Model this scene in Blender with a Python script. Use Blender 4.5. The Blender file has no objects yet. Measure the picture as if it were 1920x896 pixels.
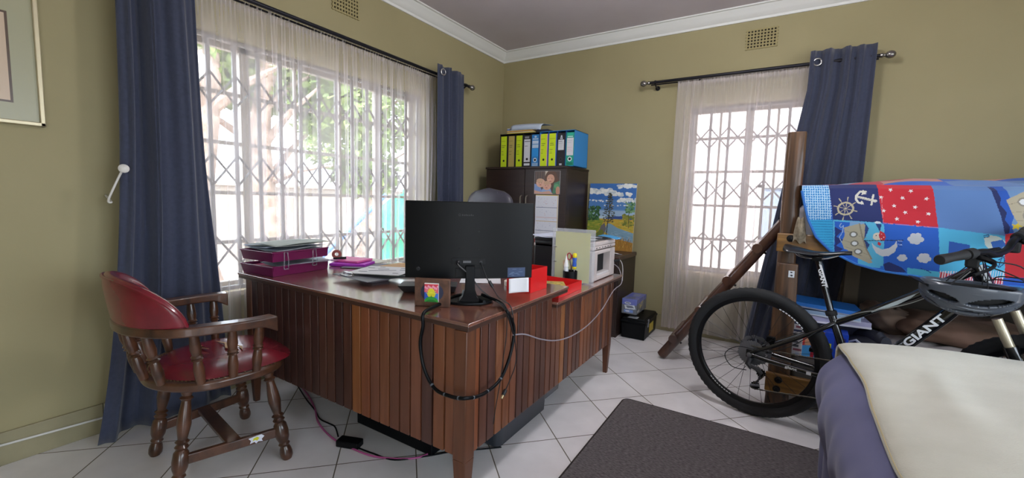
import bpy, math, random
import numpy as np
from mathutils import Vector, Matrix
random.seed(7)
PI = math.pi
SC = bpy.context.scene
COL = SC.collection
# ---------------------------------------------------------------- camera
CAM_H = 1.14; FPX = 796.7; YAW, PITCH, ROLL = -0.55885, -0.09304, 0.02748
_f = Vector((math.sin(YAW)*math.cos(PITCH), math.cos(YAW)*math.cos(PITCH), math.sin(PITCH)))
_r = Vector((math.cos(YAW), -math.sin(YAW), 0)); _u = _r.cross(_f)
_r2 = _r*math.cos(ROLL) + _u*math.sin(ROLL); _u2 = -_r*math.sin(ROLL) + _u*math.cos(ROLL)
cam = bpy.data.cameras.new('camera'); cam.sensor_width = 36; cam.lens = FPX/1920*36
cam.clip_start = 0.02; cam.clip_end = 200
camo = bpy.data.objects.new('camera', cam); COL.objects.link(camo)
camo.matrix_world = Matrix(((_r2.x, _u2.x, -_f.x, 0), (_r2.y, _u2.y, -_f.y, 0), (_r2.z, _u2.z, -_f.z, CAM_H), (0, 0, 0, 1)))
SC.camera = camo
# ---------------------------------------------------------------- world, sun, exposure
SC.view_settings.view_transform = 'Standard'; SC.view_settings.look = 'None'
SC.view_settings.exposure = 0.5; SC.view_settings.gamma = 1.0; SC.view_settings.use_curve_mapping = False
SKY = 6.0
w = bpy.data.worlds.new('sky'); SC.world = w; w.use_nodes = True
bg = w.node_tree.nodes['Background']; bg.inputs[0].default_value = (0.77, 0.88, 1.0, 1); bg.inputs[1].default_value = SKY
sun = bpy.data.lights.new('sun', 'SUN'); sun.energy = 6.5; sun.angle = 0.02; sun.color = (1, .93, .82)
suno = bpy.data.objects.new('sun', sun); COL.objects.link(suno)
suno.rotation_euler = Vector((-0.28, 0.5, -0.85)).to_track_quat('-Z', 'Y').to_euler()
def portal(name, loc, rot, sx, sy):
    l = bpy.data.lights.new(name, 'AREA'); l.shape = 'RECTANGLE'; l.size = sx; l.size_y = sy
    l.cycles.is_portal = True
    o = bpy.data.objects.new(name, l); COL.objects.link(o); o.location = loc; o.rotation_euler = rot
SC.cycles.max_bounces = 8; SC.cycles.diffuse_bounces = 5; SC.cycles.transparent_max_bounces = 16
SC.cycles.sample_clamp_indirect = 6

# ---------------------------------------------------------------- helpers
def lin(c):
    if isinstance(c, str):
        c = tuple(int(c[i:i+2], 16)/255 for i in (0, 2, 4))
    return tuple((x/12.92 if x <= .04045 else ((x+.055)/1.055)**2.4) for x in c[:3])
def ray(px, py):
    a = (px-960)/FPX; b = (py-448)/FPX
    return _r2*a - _u2*b + _f
def onX(px, py, x): d = ray(px, py); return Vector((0, 0, CAM_H)) + d*(x/d.x)
def onY(px, py, y): d = ray(px, py); return Vector((0, 0, CAM_H)) + d*(y/d.y)
def onZ(px, py, z): d = ray(px, py); return Vector((0, 0, CAM_H)) + d*((z-CAM_H)/d.z)

_mc = {}
def mat(name, color='808080', rough=.6, metal=0, noise=None, bump=None, vcol=False, spec=.5, coat=0, trans=0, alpha=1, emis=None, wood=None, sheen=0, ior=None):
    if name in _mc: return _mc[name]
    m = bpy.data.materials.new(name); m.use_nodes = True; _mc[name] = m
    nt = m.node_tree; N = nt.nodes; L = nt.links; p = N['Principled BSDF']
    c = (*lin(color), 1)
    p.inputs['Base Color'].default_value = c; p.inputs['Roughness'].default_value = rough; p.inputs['Metallic'].default_value = metal
    p.inputs['Specular IOR Level'].default_value = spec; p.inputs['Coat Weight'].default_value = coat
    p.inputs['Transmission Weight'].default_value = trans; p.inputs['Alpha'].default_value = alpha
    if sheen: p.inputs['Sheen Weight'].default_value = sheen
    if ior: p.inputs['IOR'].default_value = ior
    if emis: p.inputs['Emission Color'].default_value = (*lin(emis[0]), 1); p.inputs['Emission Strength'].default_value = emis[1]
    out = None
    if vcol:
        a = N.new('ShaderNodeAttribute'); a.attribute_name = 'Col'; out = a.outputs['Color']
    tc = N.new('ShaderNodeTexCoord')
    if wood:       # wood = (dark colour, scale vector): grain stretched along one axis
        mp = N.new('ShaderNodeMapping'); mp.inputs['Scale'].default_value = wood[1]; L.new(tc.outputs['Object'], mp.inputs[0])
        n = N.new('ShaderNodeTexNoise'); n.inputs['Scale'].default_value = 1; n.inputs['Detail'].default_value = 6; n.inputs['Distortion'].default_value = .6
        L.new(mp.outputs[0], n.inputs['Vector'])
        r = N.new('ShaderNodeMapRange'); r.inputs[1].default_value = .35; r.inputs[2].default_value = .7; L.new(n.outputs[0], r.inputs[0])
        mx = N.new('ShaderNodeMix'); mx.data_type = 'RGBA'; L.new(r.outputs[0], mx.inputs[0])
        if vcol:
            mx.blend_type = 'MULTIPLY'; mx.inputs[7].default_value = (*lin(wood[0]), 1); L.new(out, mx.inputs[6])
        else:
            mx.inputs[6].default_value = c; mx.inputs[7].default_value = (*lin(wood[0]), 1)
        out = mx.outputs[2]
        b = N.new('ShaderNodeBump'); b.inputs['Strength'].default_value = .12; b.inputs['Distance'].default_value = .003
        L.new(n.outputs[0], b.inputs['Height']); L.new(b.outputs[0], p.inputs['Normal'])
    if noise:      # noise = (second colour, scale)
        n = N.new('ShaderNodeTexNoise'); n.inputs['Scale'].default_value = noise[1]; n.inputs['Detail'].default_value = 5
        L.new(tc.outputs['Object'], n.inputs['Vector'])
        r = N.new('ShaderNodeMapRange'); r.inputs[1].default_value = .35; r.inputs[2].default_value = .68; L.new(n.outputs[0], r.inputs[0])
        mx = N.new('ShaderNodeMix'); mx.data_type = 'RGBA'; L.new(r.outputs[0], mx.inputs[0])
        if out is not None: L.new(out, mx.inputs[6])
        else: mx.inputs[6].default_value = c
        mx.inputs[7].default_value = (*lin(noise[0]), 1); out = mx.outputs[2]
    if bump:       # bump = (scale, strength, distance)
        n = N.new('ShaderNodeTexNoise'); n.inputs['Scale'].default_value = bump[0]; n.inputs['Detail'].default_value = 4
        L.new(tc.outputs['Object'], n.inputs['Vector'])
        b = N.new('ShaderNodeBump'); b.inputs['Strength'].default_value = bump[1]; b.inputs['Distance'].default_value = bump[2] if len(bump) > 2 else .003
        L.new(n.outputs[0], b.inputs['Height']); L.new(b.outputs[0], p.inputs['Normal'])
    if out is not None: L.new(out, p.inputs['Base Color'])
    return m

def meta(o, label=None, cat=None, group=None, kind=None):
    if label: o['label'] = label
    if cat: o['category'] = cat
    if group: o['group'] = group
    if kind: o['kind'] = kind
    return o
def thing(name, label, cat, loc=(0, 0, 0), rz=0, group=None, rot=None):
    o = bpy.data.objects.new(name, None); COL.objects.link(o); o.empty_display_size = .1
    o.location = loc; o.rotation_euler = rot if rot else (0, 0, rz)
    return meta(o, label, cat, group)

class MB:
    def __init__(s): s.v = []; s.f = []; s.m = []; s.c = []; s.sm = []
    def add(s, vs, fs, m=0, c=None, sm=True):
        b = len(s.v); s.v += [tuple(v) for v in vs]
        for f in fs: s.f.append([i+b for i in f]); s.m.append(m); s.c.append(c); s.sm.append(sm)
        return s
    def box(s, lo, hi, m=0, c=None, M=None):
        x0, y0, z0 = lo; x1, y1, z1 = hi
        if x0 > x1: x0, x1 = x1, x0
        if y0 > y1: y0, y1 = y1, y0
        if z0 > z1: z0, z1 = z1, z0
        vs = [Vector(p) for p in ((x0,y0,z0),(x1,y0,z0),(x1,y1,z0),(x0,y1,z0),(x0,y0,z1),(x1,y0,z1),(x1,y1,z1),(x0,y1,z1))]
        if M: vs = [M @ p for p in vs]
        return s.add(vs, [(3,2,1,0),(4,5,6,7),(0,1,5,4),(1,2,6,5),(2,3,7,6),(3,0,4,7)], m, c, False)
    def cbox(s, c0, size, rot=(0, 0, 0), m=0, c=None):
        from mathutils import Euler
        M = Matrix.Translation(c0) @ Euler(rot).to_matrix().to_4x4(); h = [a/2 for a in size]
        return s.box((-h[0], -h[1], -h[2]), h, m, c, M)
    def tube(s, pts, r, n=10, m=0, c=None, cap=True, flat=1.0, closed=False, up=None):
        pts = [Vector(p) for p in pts]; k = len(pts); rs = r if isinstance(r, (list, tuple)) else [r]*k
        T = []
        for i in range(k):
            if closed: t = pts[(i+1) % k]-pts[i-1]
            else: t = pts[min(i+1, k-1)]-pts[max(i-1, 0)]
            T.append(t.normalized() if t.length > 1e-9 else Vector((0, 0, 1)))
        a = Vector(up) if up else (Vector((0, 0, 1)) if abs(T[0].z) < .9 else Vector((1, 0, 0)))
        vs = []
        for i in range(k):
            a = (a - T[i]*a.dot(T[i]))
            if a.length < 1e-6: a = T[i].orthogonal()
            a.normalize(); b = T[i].cross(a)
            for j in range(n):
                t = 2*PI*j/n; vs.append(pts[i] + a*(rs[i]*math.cos(t)*flat) + b*(rs[i]*math.sin(t)))
        fs = []
        for i in range(k if closed else k-1):
            for j in range(n):
                i2 = (i+1) % k; fs.append((i*n+j, i*n+(j+1) % n, i2*n+(j+1) % n, i2*n+j))
        if cap and not closed: fs += [tuple(range(n-1, -1, -1)), tuple((k-1)*n+j for j in range(n))]
        return s.add(vs, fs, m, c, True)
    def lathe(s, prof, o=(0, 0, 0), ax=(0, 0, 1), n=20, m=0, c=None, a0=0, a1=2*PI):
        ax = Vector(ax).normalized(); a = ax.orthogonal().normalized(); b = ax.cross(a); o = Vector(o)
        full = abs(a1-a0-2*PI) < 1e-6; nn = n if full else n+1; vs = []
        for (r, z) in prof:
            for j in range(nn):
                t = a0+(a1-a0)*j/n; vs.append(o + ax*z + a*(max(r, 1e-5)*math.cos(t)) + b*(max(r, 1e-5)*math.sin(t)))
        fs = []
        for i in range(len(prof)-1):
            for j in range(n): fs.append((i*nn+j, i*nn+(j+1) % nn, (i+1)*nn+(j+1) % nn, (i+1)*nn+j))
        return s.add(vs, fs, m, c, True)
    def prism(s, poly, z0, z1, M=None, m=0, c=None, sm=False):
        n = len(poly); vs = [Vector((x, y, z0)) for x, y in poly] + [Vector((x, y, z1)) for x, y in poly]
        if M: vs = [M @ v for v in vs]
        fs = [tuple(range(n-1, -1, -1)), tuple(range(n, 2*n))] + [(i, (i+1) % n, n+(i+1) % n, n+i) for i in range(n)]
        return s.add(vs, fs, m, c, sm)
    def grid(s, P, nu, nv, m=0, c=None, wu=False, wv=False, col=None, sm=True):
        U = nu if wu else nu+1; V = nv if wv else nv+1
        vs = [P(i/nu, j/nv) for j in range(V) for i in range(U)]
        b = len(s.v); s.v += [tuple(v) for v in vs]
        for j in range(nv):
            for i in range(nu):
                i2 = (i+1) % U; j2 = (j+1) % V
                s.f.append([b+j*U+i, b+j*U+i2, b+j2*U+i2, b+j2*U+i]); s.m.append(m); s.sm.append(sm)
                s.c.append(col((i+.5)/nu, (j+.5)/nv) if col else c)
        return s
    def build(s, name, mats, parent=None, bevel=0, solid=0, world=False, sub=0, angle=40, seg=2, off=0):
        me = bpy.data.meshes.new(name)
        vs = s.v
        if world and parent:
            Mi = (Matrix.Translation(parent.location) @ parent.rotation_euler.to_matrix().to_4x4()).inverted()
            vs = [tuple(Mi @ Vector(v)) for v in vs]
        me.from_pydata(vs, [], s.f)
        mats = mats if isinstance(mats, (list, tuple)) else [mats]
        for x in mats: me.materials.append(x)
        me.polygons.foreach_set('material_index', s.m)
        me.polygons.foreach_set('use_smooth', s.sm)
        if any(c is not None for c in s.c):
            at = me.attributes.new('Col', 'FLOAT_COLOR', 'FACE')
            d = []
            for c in s.c:
                d += list(c if c is not None else (.8, .8, .8)) + [1.0]
            at.data.foreach_set('color', d)
        me.update()
        try: me.set_sharp_from_angle(angle=math.radians(angle))
        except Exception: pass
        o = bpy.data.objects.new(name, me); COL.objects.link(o)
        if parent: o.parent = parent
        if solid:
            md = o.modifiers.new('t', 'SOLIDIFY'); md.thickness = solid; md.offset = off
        if bevel:
            md = o.modifiers.new('b', 'BEVEL'); md.width = bevel; md.segments = seg; md.limit_method = 'ANGLE'; md.angle_limit = math.radians(35)
        if sub:
            md = o.modifiers.new('s', 'SUBSURF'); md.levels = sub; md.render_levels = sub
        return o
def struct(name, mb, mats, **k):
    o = mb.build(name, mats, **k); o['kind'] = 'structure'; return o
def single(name, mb, mats, label, cat, group=None, **k):
    return meta(mb.build(name, mats, **k), label, cat, group)
def smooth_path(pts, k=6, closed=False):
    pts = [Vector(p) for p in pts]; n = len(pts); out = []
    for i in range(n if closed else n-1):
        p0 = pts[i-1] if (i > 0 or closed) else pts[0]; p1 = pts[i]; p2 = pts[(i+1) % n]; p3 = pts[(i+2) % n] if (i+2 < n or closed) else pts[-1]
        for j in range(k):
            t = j/k; out.append(.5*((2*p1)+(p2-p0)*t+(2*p0-5*p1+4*p2-p3)*t*t+(3*p1-p0-3*p2+p3)*t**3))
    if not closed: out.append(pts[-1])
    return out
def text_mesh(name, s, size, mt, parent, M, ext=.0006, shear=0, bold=0):
    cu = bpy.data.curves.new(name, 'FONT'); cu.body = s; cu.size = size; cu.extrude = ext; cu.shear = shear; cu.offset = bold
    cu.align_x = 'CENTER'; cu.align_y = 'CENTER'; cu.resolution_u = 3
    t = bpy.data.objects.new('t', cu); COL.objects.link(t); bpy.context.view_layer.update()
    me = bpy.data.meshes.new_from_object(t); bpy.data.objects.remove(t); bpy.data.curves.remove(cu)
    me.transform(M); me.materials.clear(); me.materials.append(mt); me.name = name
    o = bpy.data.objects.new(name, me); COL.objects.link(o)
    if parent: o.parent = parent
    return o
class Cv:          # paints a flat coloured pattern (cloth print, canvas, label) as face colours; y runs down
    def __init__(s, w, h, W, H, base):
        s.w, s.h, s.W, s.H = w, h, W, H; s.a = np.empty((h, w, 3)); s.a[:] = lin(base)
        s.X, s.Y = np.meshgrid((np.arange(w)+.5)/w*W, (np.arange(h)+.5)/h*H)
    def put(s, k, c, al=1):
        s.a[k] = s.a[k]*(1-al) + np.array(lin(c))*al
    def rect(s, x0, y0, x1, y1, c, al=1): s.put((s.X >= x0) & (s.X < x1) & (s.Y >= y0) & (s.Y < y1), c, al)
    def circ(s, x, y, r, c, ry=None, al=1, a=0):
        ry = ry or r; dx = s.X-x; dy = s.Y-y; u = dx*math.cos(a)+dy*math.sin(a); v = -dx*math.sin(a)+dy*math.cos(a)
        s.put((u/r)**2+(v/ry)**2 < 1, c, al)
    def ring(s, x, y, r, wd, c): d = np.hypot(s.X-x, s.Y-y); s.put(abs(d-r) < wd/2, c)
    def line(s, pts, wd, c, al=1):
        k = np.zeros(s.X.shape, bool)
        for (x0, y0), (x1, y1) in zip(pts, pts[1:]):
            dx, dy = x1-x0, y1-y0; t = np.clip(((s.X-x0)*dx+(s.Y-y0)*dy)/(dx*dx+dy*dy+1e-12), 0, 1)
            k |= np.hypot(s.X-x0-t*dx, s.Y-y0-t*dy) < wd/2
        s.put(k, c, al)
    def poly(s, pts, c, al=1):
        k = np.zeros(s.X.shape, bool); n = len(pts)
        for i in range(n):
            x0, y0 = pts[i]; x1, y1 = pts[(i+1) % n]
            if y0 == y1: continue
            k ^= ((y0 > s.Y) != (y1 > s.Y)) & (s.X < (x1-x0)*(s.Y-y0)/(y1-y0)+x0)
        s.put(k, c, al)
    def star(s, x, y, r, c, n=5, a=-PI/2):
        s.poly([(x+(r if i % 2 == 0 else r*.45)*math.cos(a+PI*i/n), y+(r if i % 2 == 0 else r*.45)*math.sin(a+PI*i/n)) for i in range(2*n)], c)
    def cloud(s, x, y, r, c):
        for dx, dy, q in ((0, 0, .6), (.6, .1, .45), (-.6, .1, .42), (.25, -.5, .45), (-.3, -.45, .42), (.2, .55, .42), (-.3, .5, .4)): s.circ(x+dx*r, y+dy*r, q*r, c)
    def col(s):
        def f(u, v): return tuple(s.a[min(s.h-1, int(v*s.h)), min(s.w-1, int(u*s.w))])
        return f
def panel(cv, P):   # mesh sheet of a canvas: P(u, v), v runs down
    return MB().grid(P, cv.w, cv.h, col=cv.col())

# ---------------------------------------------------------------- shared materials
M_wall = mat('wall_paint', 'a29974', .75, noise=('9c936e', 1.4), bump=(90, .12, .002))
M_ceil = mat('ceiling_paint', 'cbc3c9', .8, noise=('c6bec4', 3))
M_cornice = mat('cornice_plaster', 'e4e6e4', .5)
M_white = mat('white_paint', 'dcdad4', .5)
M_navy = mat('navy_curtain_cloth', '3b4156', .9, noise=('353b4f', 60), bump=(350, .5, .002), sheen=.25)
M_black = mat('black_plastic', '07090c', .42, spec=.2)
M_blackm = mat('matt_black', '131416', .75)
M_dark = mat('dark_grey_plastic', '2c2d31', .5)
M_steel = mat('steel', 'c0c0c0', .25, 1)
M_paper = mat('paper', 'e6e6ea', .8)
M_red = mat('red_plastic', 'd81d20', .35)
M_rail = mat('dark_metal', '24242b', .4, .6)
M_wenge = mat('wenge_board', '33241f', .4, wood=('271b18', (3, 3, 40)))
M_vc = mat('printed', 'ffffff', .7, vcol=True)
M_vcg = mat('printed_gloss', 'ffffff', .3, vcol=True)
# ================================================================ ROOM
XA, YB, XR, YN, ZC = -2.62, 3.93, 2.7, -1.7, 2.68
def floor_material():
    m = bpy.data.materials.new('floor_tiles'); m.use_nodes = True; nt = m.node_tree; N = nt.nodes; L = nt.links; p = N['Principled BSDF']
    g = N.new('ShaderNodeNewGeometry'); mp = N.new('ShaderNodeMapping'); mp.vector_type = 'TEXTURE'
    mp.inputs['Location'].default_value = (-.8288, 1.7775, 0); mp.inputs['Rotation'].default_value = (0, 0, math.radians(46.17))
    L.new(g.outputs['Position'], mp.inputs[0])
    b = N.new('ShaderNodeTexBrick'); b.offset = 0; b.squash = 1
    b.inputs['Scale'].default_value = 1; b.inputs['Brick Width'].default_value = .32943; b.inputs['Row Height'].default_value = .32943
    b.inputs['Mortar Size'].default_value = .0028; b.inputs['Mortar Smooth'].default_value = .25; b.inputs['Bias'].default_value = 0
    b.inputs['Color1'].default_value = (*lin('f1eff0'), 1); b.inputs['Color2'].default_value = (*lin('eae8e9'), 1); b.inputs['Mortar'].default_value = (*lin('6a6254'), 1)
    L.new(mp.outputs[0], b.inputs['Vector'])
    n = N.new('ShaderNodeTexNoise'); n.inputs['Scale'].default_value = 5; n.inputs['Detail'].default_value = 6; L.new(g.outputs['Position'], n.inputs['Vector'])
    mx = N.new('ShaderNodeMix'); mx.data_type = 'RGBA'; mx.blend_type = 'MULTIPLY'; mx.inputs[0].default_value = 1
    cr = N.new('ShaderNodeMapRange'); cr.inputs[1].default_value = .3; cr.inputs[2].default_value = .7; cr.inputs[3].default_value = .9; cr.inputs[4].default_value = 1.04; L.new(n.outputs[0], cr.inputs[0])
    L.new(b.outputs['Color'], mx.inputs[6]); L.new(cr.outputs[0], mx.inputs[7]); L.new(mx.outputs[2], p.inputs['Base Color'])
    r = N.new('ShaderNodeMapRange'); r.inputs[3].default_value = .2; r.inputs[4].default_value = .8; L.new(b.outputs['Fac'], r.inputs[0]); L.new(r.outputs[0], p.inputs['Roughness'])
    bp = N.new('ShaderNodeBump'); bp.invert = True; bp.inputs['Strength'].default_value = .6; bp.inputs['Distance'].default_value = .002; L.new(b.outputs['Fac'], bp.inputs['Height']); L.new(bp.outputs[0], p.inputs['Normal'])
    return m
struct('floor', MB().box((XA-.25, YN-.2, -.1), (XR+.2, YB+.25, 0)), floor_material())
struct('ceiling', MB().box((XA-.25, YN-.2, ZC), (XR+.2, YB+.25, ZC+.12)), M_ceil)
AY0, AY1, AZ0, AZ1 = .98, 2.73, .57, 1.99          # window opening in the left wall
BX0, BX1, BZ0, BZ1 = -.70, .17, .555, 1.96         # window opening in the far wall
w = MB(); T = .22
w.box((XA-T, YN-.2, 0), (XA, AY0, ZC)); w.box((XA-T, AY1, 0), (XA, YB+T, ZC)); w.box((XA-T, AY0, 0), (XA, AY1, AZ0)); w.box((XA-T, AY0, AZ1), (XA, AY1, ZC))
struct('wall_left', w, M_wall)
w = MB(); w.box((XA, YB, 0), (BX0, YB+T, ZC)); w.box((BX1, YB, 0), (XR+.2, YB+T, ZC)); w.box((BX0, YB, 0), (BX1, YB+T, BZ0)); w.box((BX0, YB, BZ1), (BX1, YB+T, ZC))
struct('wall_far', w, M_wall)
# unseen door openings added for fill light, in the near and right walls
DX0, DX1, DZ1 = .9, 2.5, 2.2
w = MB(); w.box((XA, YN-.2, 0), (DX0, YN, ZC)); w.box((DX1, YN-.2, 0), (XR, YN, ZC)); w.box((DX0, YN-.2, DZ1), (DX1, YN, ZC))
struct('wall_near', w, M_wall)
EY0, EY1 = -.3, 2.2
w = MB().box((XR, YN-.2, 0), (XR+.2, EY0, ZC)).box((XR, EY1, 0), (XR+.2, YB, ZC)).box((XR, EY0, DZ1), (XR+.2, EY1, ZC))
struct('wall_right', w, M_wall)
w = MB()
for x in (DX0+.03, (DX0+DX1)/2, DX1-.03): w.box((x-.03, YN-.14, 0), (x+.03, YN-.08, DZ1))
for z in (.04, DZ1-.03): w.box((DX0, YN-.14, z-.03), (DX1, YN-.08, z+.03))
struct('fill_door_1', w, M_white, bevel=.004)
w = MB()
for y in (EY0+.03, (EY0+EY1)/2, EY1-.03): w.box((XR+.08, y-.03, 0), (XR+.14, y+.03, DZ1))
for z in (.04, DZ1-.03): w.box((XR+.08, EY0, z-.03), (XR+.14, EY1, z+.03))
struct('fill_door_2', w, M_white, bevel=.004)
# cornice
prof = [(0, -.095), (.012, -.095), (.016, -.078), (.03, -.07), (.045, -.045), (.07, -.024), (.078, -.012), (.095, -.010), (.095, 0), (0, 0)]
def cornice(name, a, b, nx, ny, ext):
    mb = MB(); a = Vector(a); b = Vector(b); d = (b-a).normalized(); vs = []
    for s_, e in ((a, ext[0]), (b, ext[1])):
        for (q, z) in prof: vs.append(s_ + Vector((nx*q, ny*q, z)) + d*(e*q))
    n = len(prof); fs = [(i, (i+1) % n, n+(i+1) % n, n+i) for i in range(n)]+[tuple(range(n)), tuple(range(2*n-1, n-1, -1))]
    mb.add(vs, fs, sm=False); return struct(name, mb, M_cornice)
cornice('trim_1', (XA, YN, ZC), (XA, YB, ZC), 1, 0, (0, -1))
cornice('trim_2', (XA, YB, ZC), (XR, YB, ZC), 0, -1, (1, 0))
# tiled skirting with a rounded bead, left wall and far wall
M_skirt = mat('skirting_tile', '9c9475', .35, noise=('8d8668', 6))
def skirt(name, along, lo, hi):
    mb = MB(); L_ = .33; p = lo
    while p < hi-.01:
        q = min(p+L_, hi)
        if along == 'y': mb.box((XA, p+.0015, 0), (XA+.012, q-.0015, .138))
        else: mb.box((p+.0015, YB-.012, 0), (q-.0015, YB, .138))
        p = q
    return struct(name, mb, M_skirt, bevel=.002)
skirt('baseboard_left', 'y', YN, YB-.012); skirt('baseboard_far', 'x', XA, XR)
M_pipe = mat('white_conduit', 'd0cdc6', .35)
single('cable_conduit', MB().tube([(XA+.018, -1.2, .098), (XA+.018, .0, .094), (XA+.018, .3, .090), (XA+.018, .6, .074), (XA+.018, .9, .07)], .005, 8), M_pipe, 'thin white cable running along the tiled skirting under the framed picture', 'cable')

# air bricks high on the walls
M_vent = mat('vent_plaster', '9f9468', .7); M_hole = mat('vent_hole', '2a2419', .9)
def air_vent(face, a0, a1, z0, z1, label):
    t = thing('air_vent', label, 'air vent', ((XA, (a0+a1)/2, z0) if face == 'x' else ((a0+a1)/2, YB, z0)))
    nx, nz = 9, 6; pw = (a1-a0)/nx; ph = (z1-z0)/nz; g = MB(); b = MB(); bar = .22
    def bx(mb, p0, p1, q0, q1, d0, d1):
        if face == 'x': mb.box((XA+d0, p0, q0), (XA+d1, p1, q1))
        else: mb.box((p0, YB-d0, q0), (p1, YB-d1, q1))
    for i in range(nx+1):
        c = a0+i*pw; bx(g, c-pw*bar, c+pw*bar, z0-.008, z1+.008, .0005, .009)
    for j in range(nz+1):
        c = z0+j*ph; bx(g, a0-.01, a1+.01, c-ph*bar, c+ph*bar, .0005, .0085)
    g.build('grille', M_vent, t, world=True)
    bx(b, a0, a1, z0, z1, .0003, .0015); b.build('hole_backing', M_hole, t, world=True)
air_vent('x', 1.855, 2.055, 2.375, 2.52, 'square mesh air vent above the wide window')
air_vent('y', -.315, -.115, 2.372, 2.51, 'square mesh air vent above the narrow far window')

# windows: cottage pane steel frames
M_frame = mat('window_frame_paint', 'b8aea2', .5); M_glass = mat('window_glass', 'ffffff', .02, trans=1, ior=1.02)
M_reveal = mat('reveal_paint', 'b9a681', .7)
def glass_mat():
    m = bpy.data.materials.new('pane_glass'); m.use_nodes = True; N = m.node_tree.nodes; L = m.node_tree.links
    N.remove(N['Principled BSDF']); t = N.new('ShaderNodeBsdfTransparent'); g = N.new('ShaderNodeBsdfGlossy'); g.inputs['Roughness'].default_value = .02
    mx = N.new('ShaderNodeMixShader'); mx.inputs[0].default_value = .05; L.new(t.outputs[0], mx.inputs[1]); L.new(g.outputs[0], mx.inputs[2]); L.new(mx.outputs[0], N['Material Output'].inputs[0]); return m
M_pane = glass_mat()
def window(name, face, a0, a1, z0, z1, depth, mulls, bars, muntins):
    t = bpy.data.objects.new(name, None); COL.objects.link(t); t['kind'] = 'structure'
    def bx(mb, p0, p1, q0, q1, d0=-.02, d1=.02):
        if face == 'x': mb.box((depth+d0, p0, q0), (depth+d1, p1, q1))
        else: mb.box((p0, depth+d0, q0), (p1, depth+d1, q1))
    f = MB(); F = .035
    bx(f, a0, a0+F, z0, z1); bx(f, a1-F, a1, z0, z1); bx(f, a0, a1, z0, z0+F); bx(f, a0, a1, z1-F, z1)
    for c, wd in mulls: bx(f, c-wd/2, c+wd/2, z0, z1)
    f.build('window_frame', M_frame, t, bevel=.003)
    b = MB()
    for z in bars: bx(b, a0, a1, z-.011, z+.011, -.012, .012)
    for c in muntins: bx(b, c-.009, c+.009, z0, z1, -.011, .011)
    b.build('glazing_bar', M_frame, t, bevel=.002)
    g = MB(); bx(g, a0+.01, a1-.01, z0+.01, z1-.01, -.002, .002); g.build('pane', M_pane, t)
    s = MB()
    if face == 'x': s.box((depth-.06, a0-.02, z0-.03), (XA+.004, a1+.0, z0+.001))
    else: s.box((a0, YB-.004, z0-.03), (a1, depth+.06, z0+.001))
    s.build('window_sill', M_reveal, t, bevel=.003)
    return t
window('window_1', 'x', AY0, AY1, AZ0, AZ1, -2.79, [(1.36, .055), (2.36, .055)], [.84, 1.133, 1.425, 1.71], [1.68, 2.02])
window('window_2', 'y', BX0, BX1, BZ0, BZ1, 4.10, [(-.262, .06)], [.84, 1.133, 1.425, 1.71], [-.48, -.06])
# expanding security grilles inside the reveals
M_grille = mat('grille_enamel', '8f8a86', .45, .2)
def grille(face, a0, a1, z0, z1, d, zs, label, sp=.134, half=.085):
    t = thing('security_grille', label, 'security grille', (d, a0, z0) if face == 'x' else (a0, d, z0))
    def P(a, z, e=0): return (d+e, a, z) if face == 'x' else (a, d-e, z)
    n = round((a1-a0)/sp); sp = (a1-a0)/n
    for i in range(n+1):
        a = a0+i*sp; mb = MB(); lo = P(a-.0105, z0, -.008); hi = P(a+.0105, z1, .008)
        mb.box((min(lo[0], hi[0]), min(lo[1], hi[1]), z0), (max(lo[0], hi[0]), max(lo[1], hi[1]), z1)); mb.build('upright', M_grille, t, world=True, bevel=.002)
    for z in zs:
        for i in range(n):
            a = a0+i*sp; mb = MB()
            mb.tube([P(a, z-half, .012), P(a+sp, z+half, .012)], .0125, 4, flat=.5); mb.tube([P(a, z+half, .02), P(a+sp, z-half, .02)], .0125, 4, flat=.5)
            mb.build('lattice_cross', M_grille, t, world=True)
    mb = MB()
    for z in (z0+.01, z1-.01):
        lo = P(a0-.01, z-.012, -.012); hi = P(a1+.01, z+.012, .012)
        mb.box((min(lo[0], hi[0]), min(lo[1], hi[1]), z-.012), (max(lo[0], hi[0]), max(lo[1], hi[1]), z+.012))
    mb.build('track', M_grille, t, world=True, bevel=.002)
grille('x', 1.0, 2.71, AZ0, AZ1, -2.69, (1.705, 1.26, .80), 'wide expanding steel security grille inside the left window')
grille('y', -.685, .155, BZ0, BZ1, 4.0, (1.70, 1.265, .82), 'narrow expanding steel security grille inside the far window')

# ---------------------------------------------------------------- curtain rods
def rod(a, b, fins, brs, label, out):
    a = Vector(a); b = Vector(b); d = (b-a).normalized(); o = Vector(out)
    t = thing('curtain_rod', label, 'curtain rod', a)
    MB().tube([a, b], .0125, 14).build('rod', M_rail, t, world=True)
    MB().tube([a+o*.045-Vector((0, 0, .008)), b+o*.045-Vector((0, 0, .008))], .006, 10).build('sheer_rail', M_rail, t, world=True)
    for e, s_ in ((a, -1), (b, 1)):
        if (s_ < 0 and not fins[0]) or (s_ > 0 and not fins[1]): continue
        MB().lathe([(.0, -.001), (.014, 0), (.017, .01), (.012, .018), (.010, .026), (.018, .032), (.024, .044), (.026, .056), (.022, .07), (.012, .08), (0, .083)], e, d*s_, 18).build('finial', mat('finial_nickel', '8d8a86', .25, .9), t, world=True)
    for q in brs:
        p = a+(b-a)*q; mb = MB(); mb.tube([p+Vector((0, 0, -.012)), p+Vector((0, 0, -.03))+o*.03, p+Vector((0, 0, -.03))+o*.094], .006, 8)
        mb.lathe([(.017, -.006), (.017, .006)], p, d, 16); mb.lathe([(0, 0), (.02, 0), (.02, .006)], p+Vector((0, 0, -.03))+o*.097, -o, 16)
        mb.build('bracket', M_rail, t, world=True)
    return t
RXA = XA+.10; RYB = YB-.10; RZ = 2.175
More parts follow.
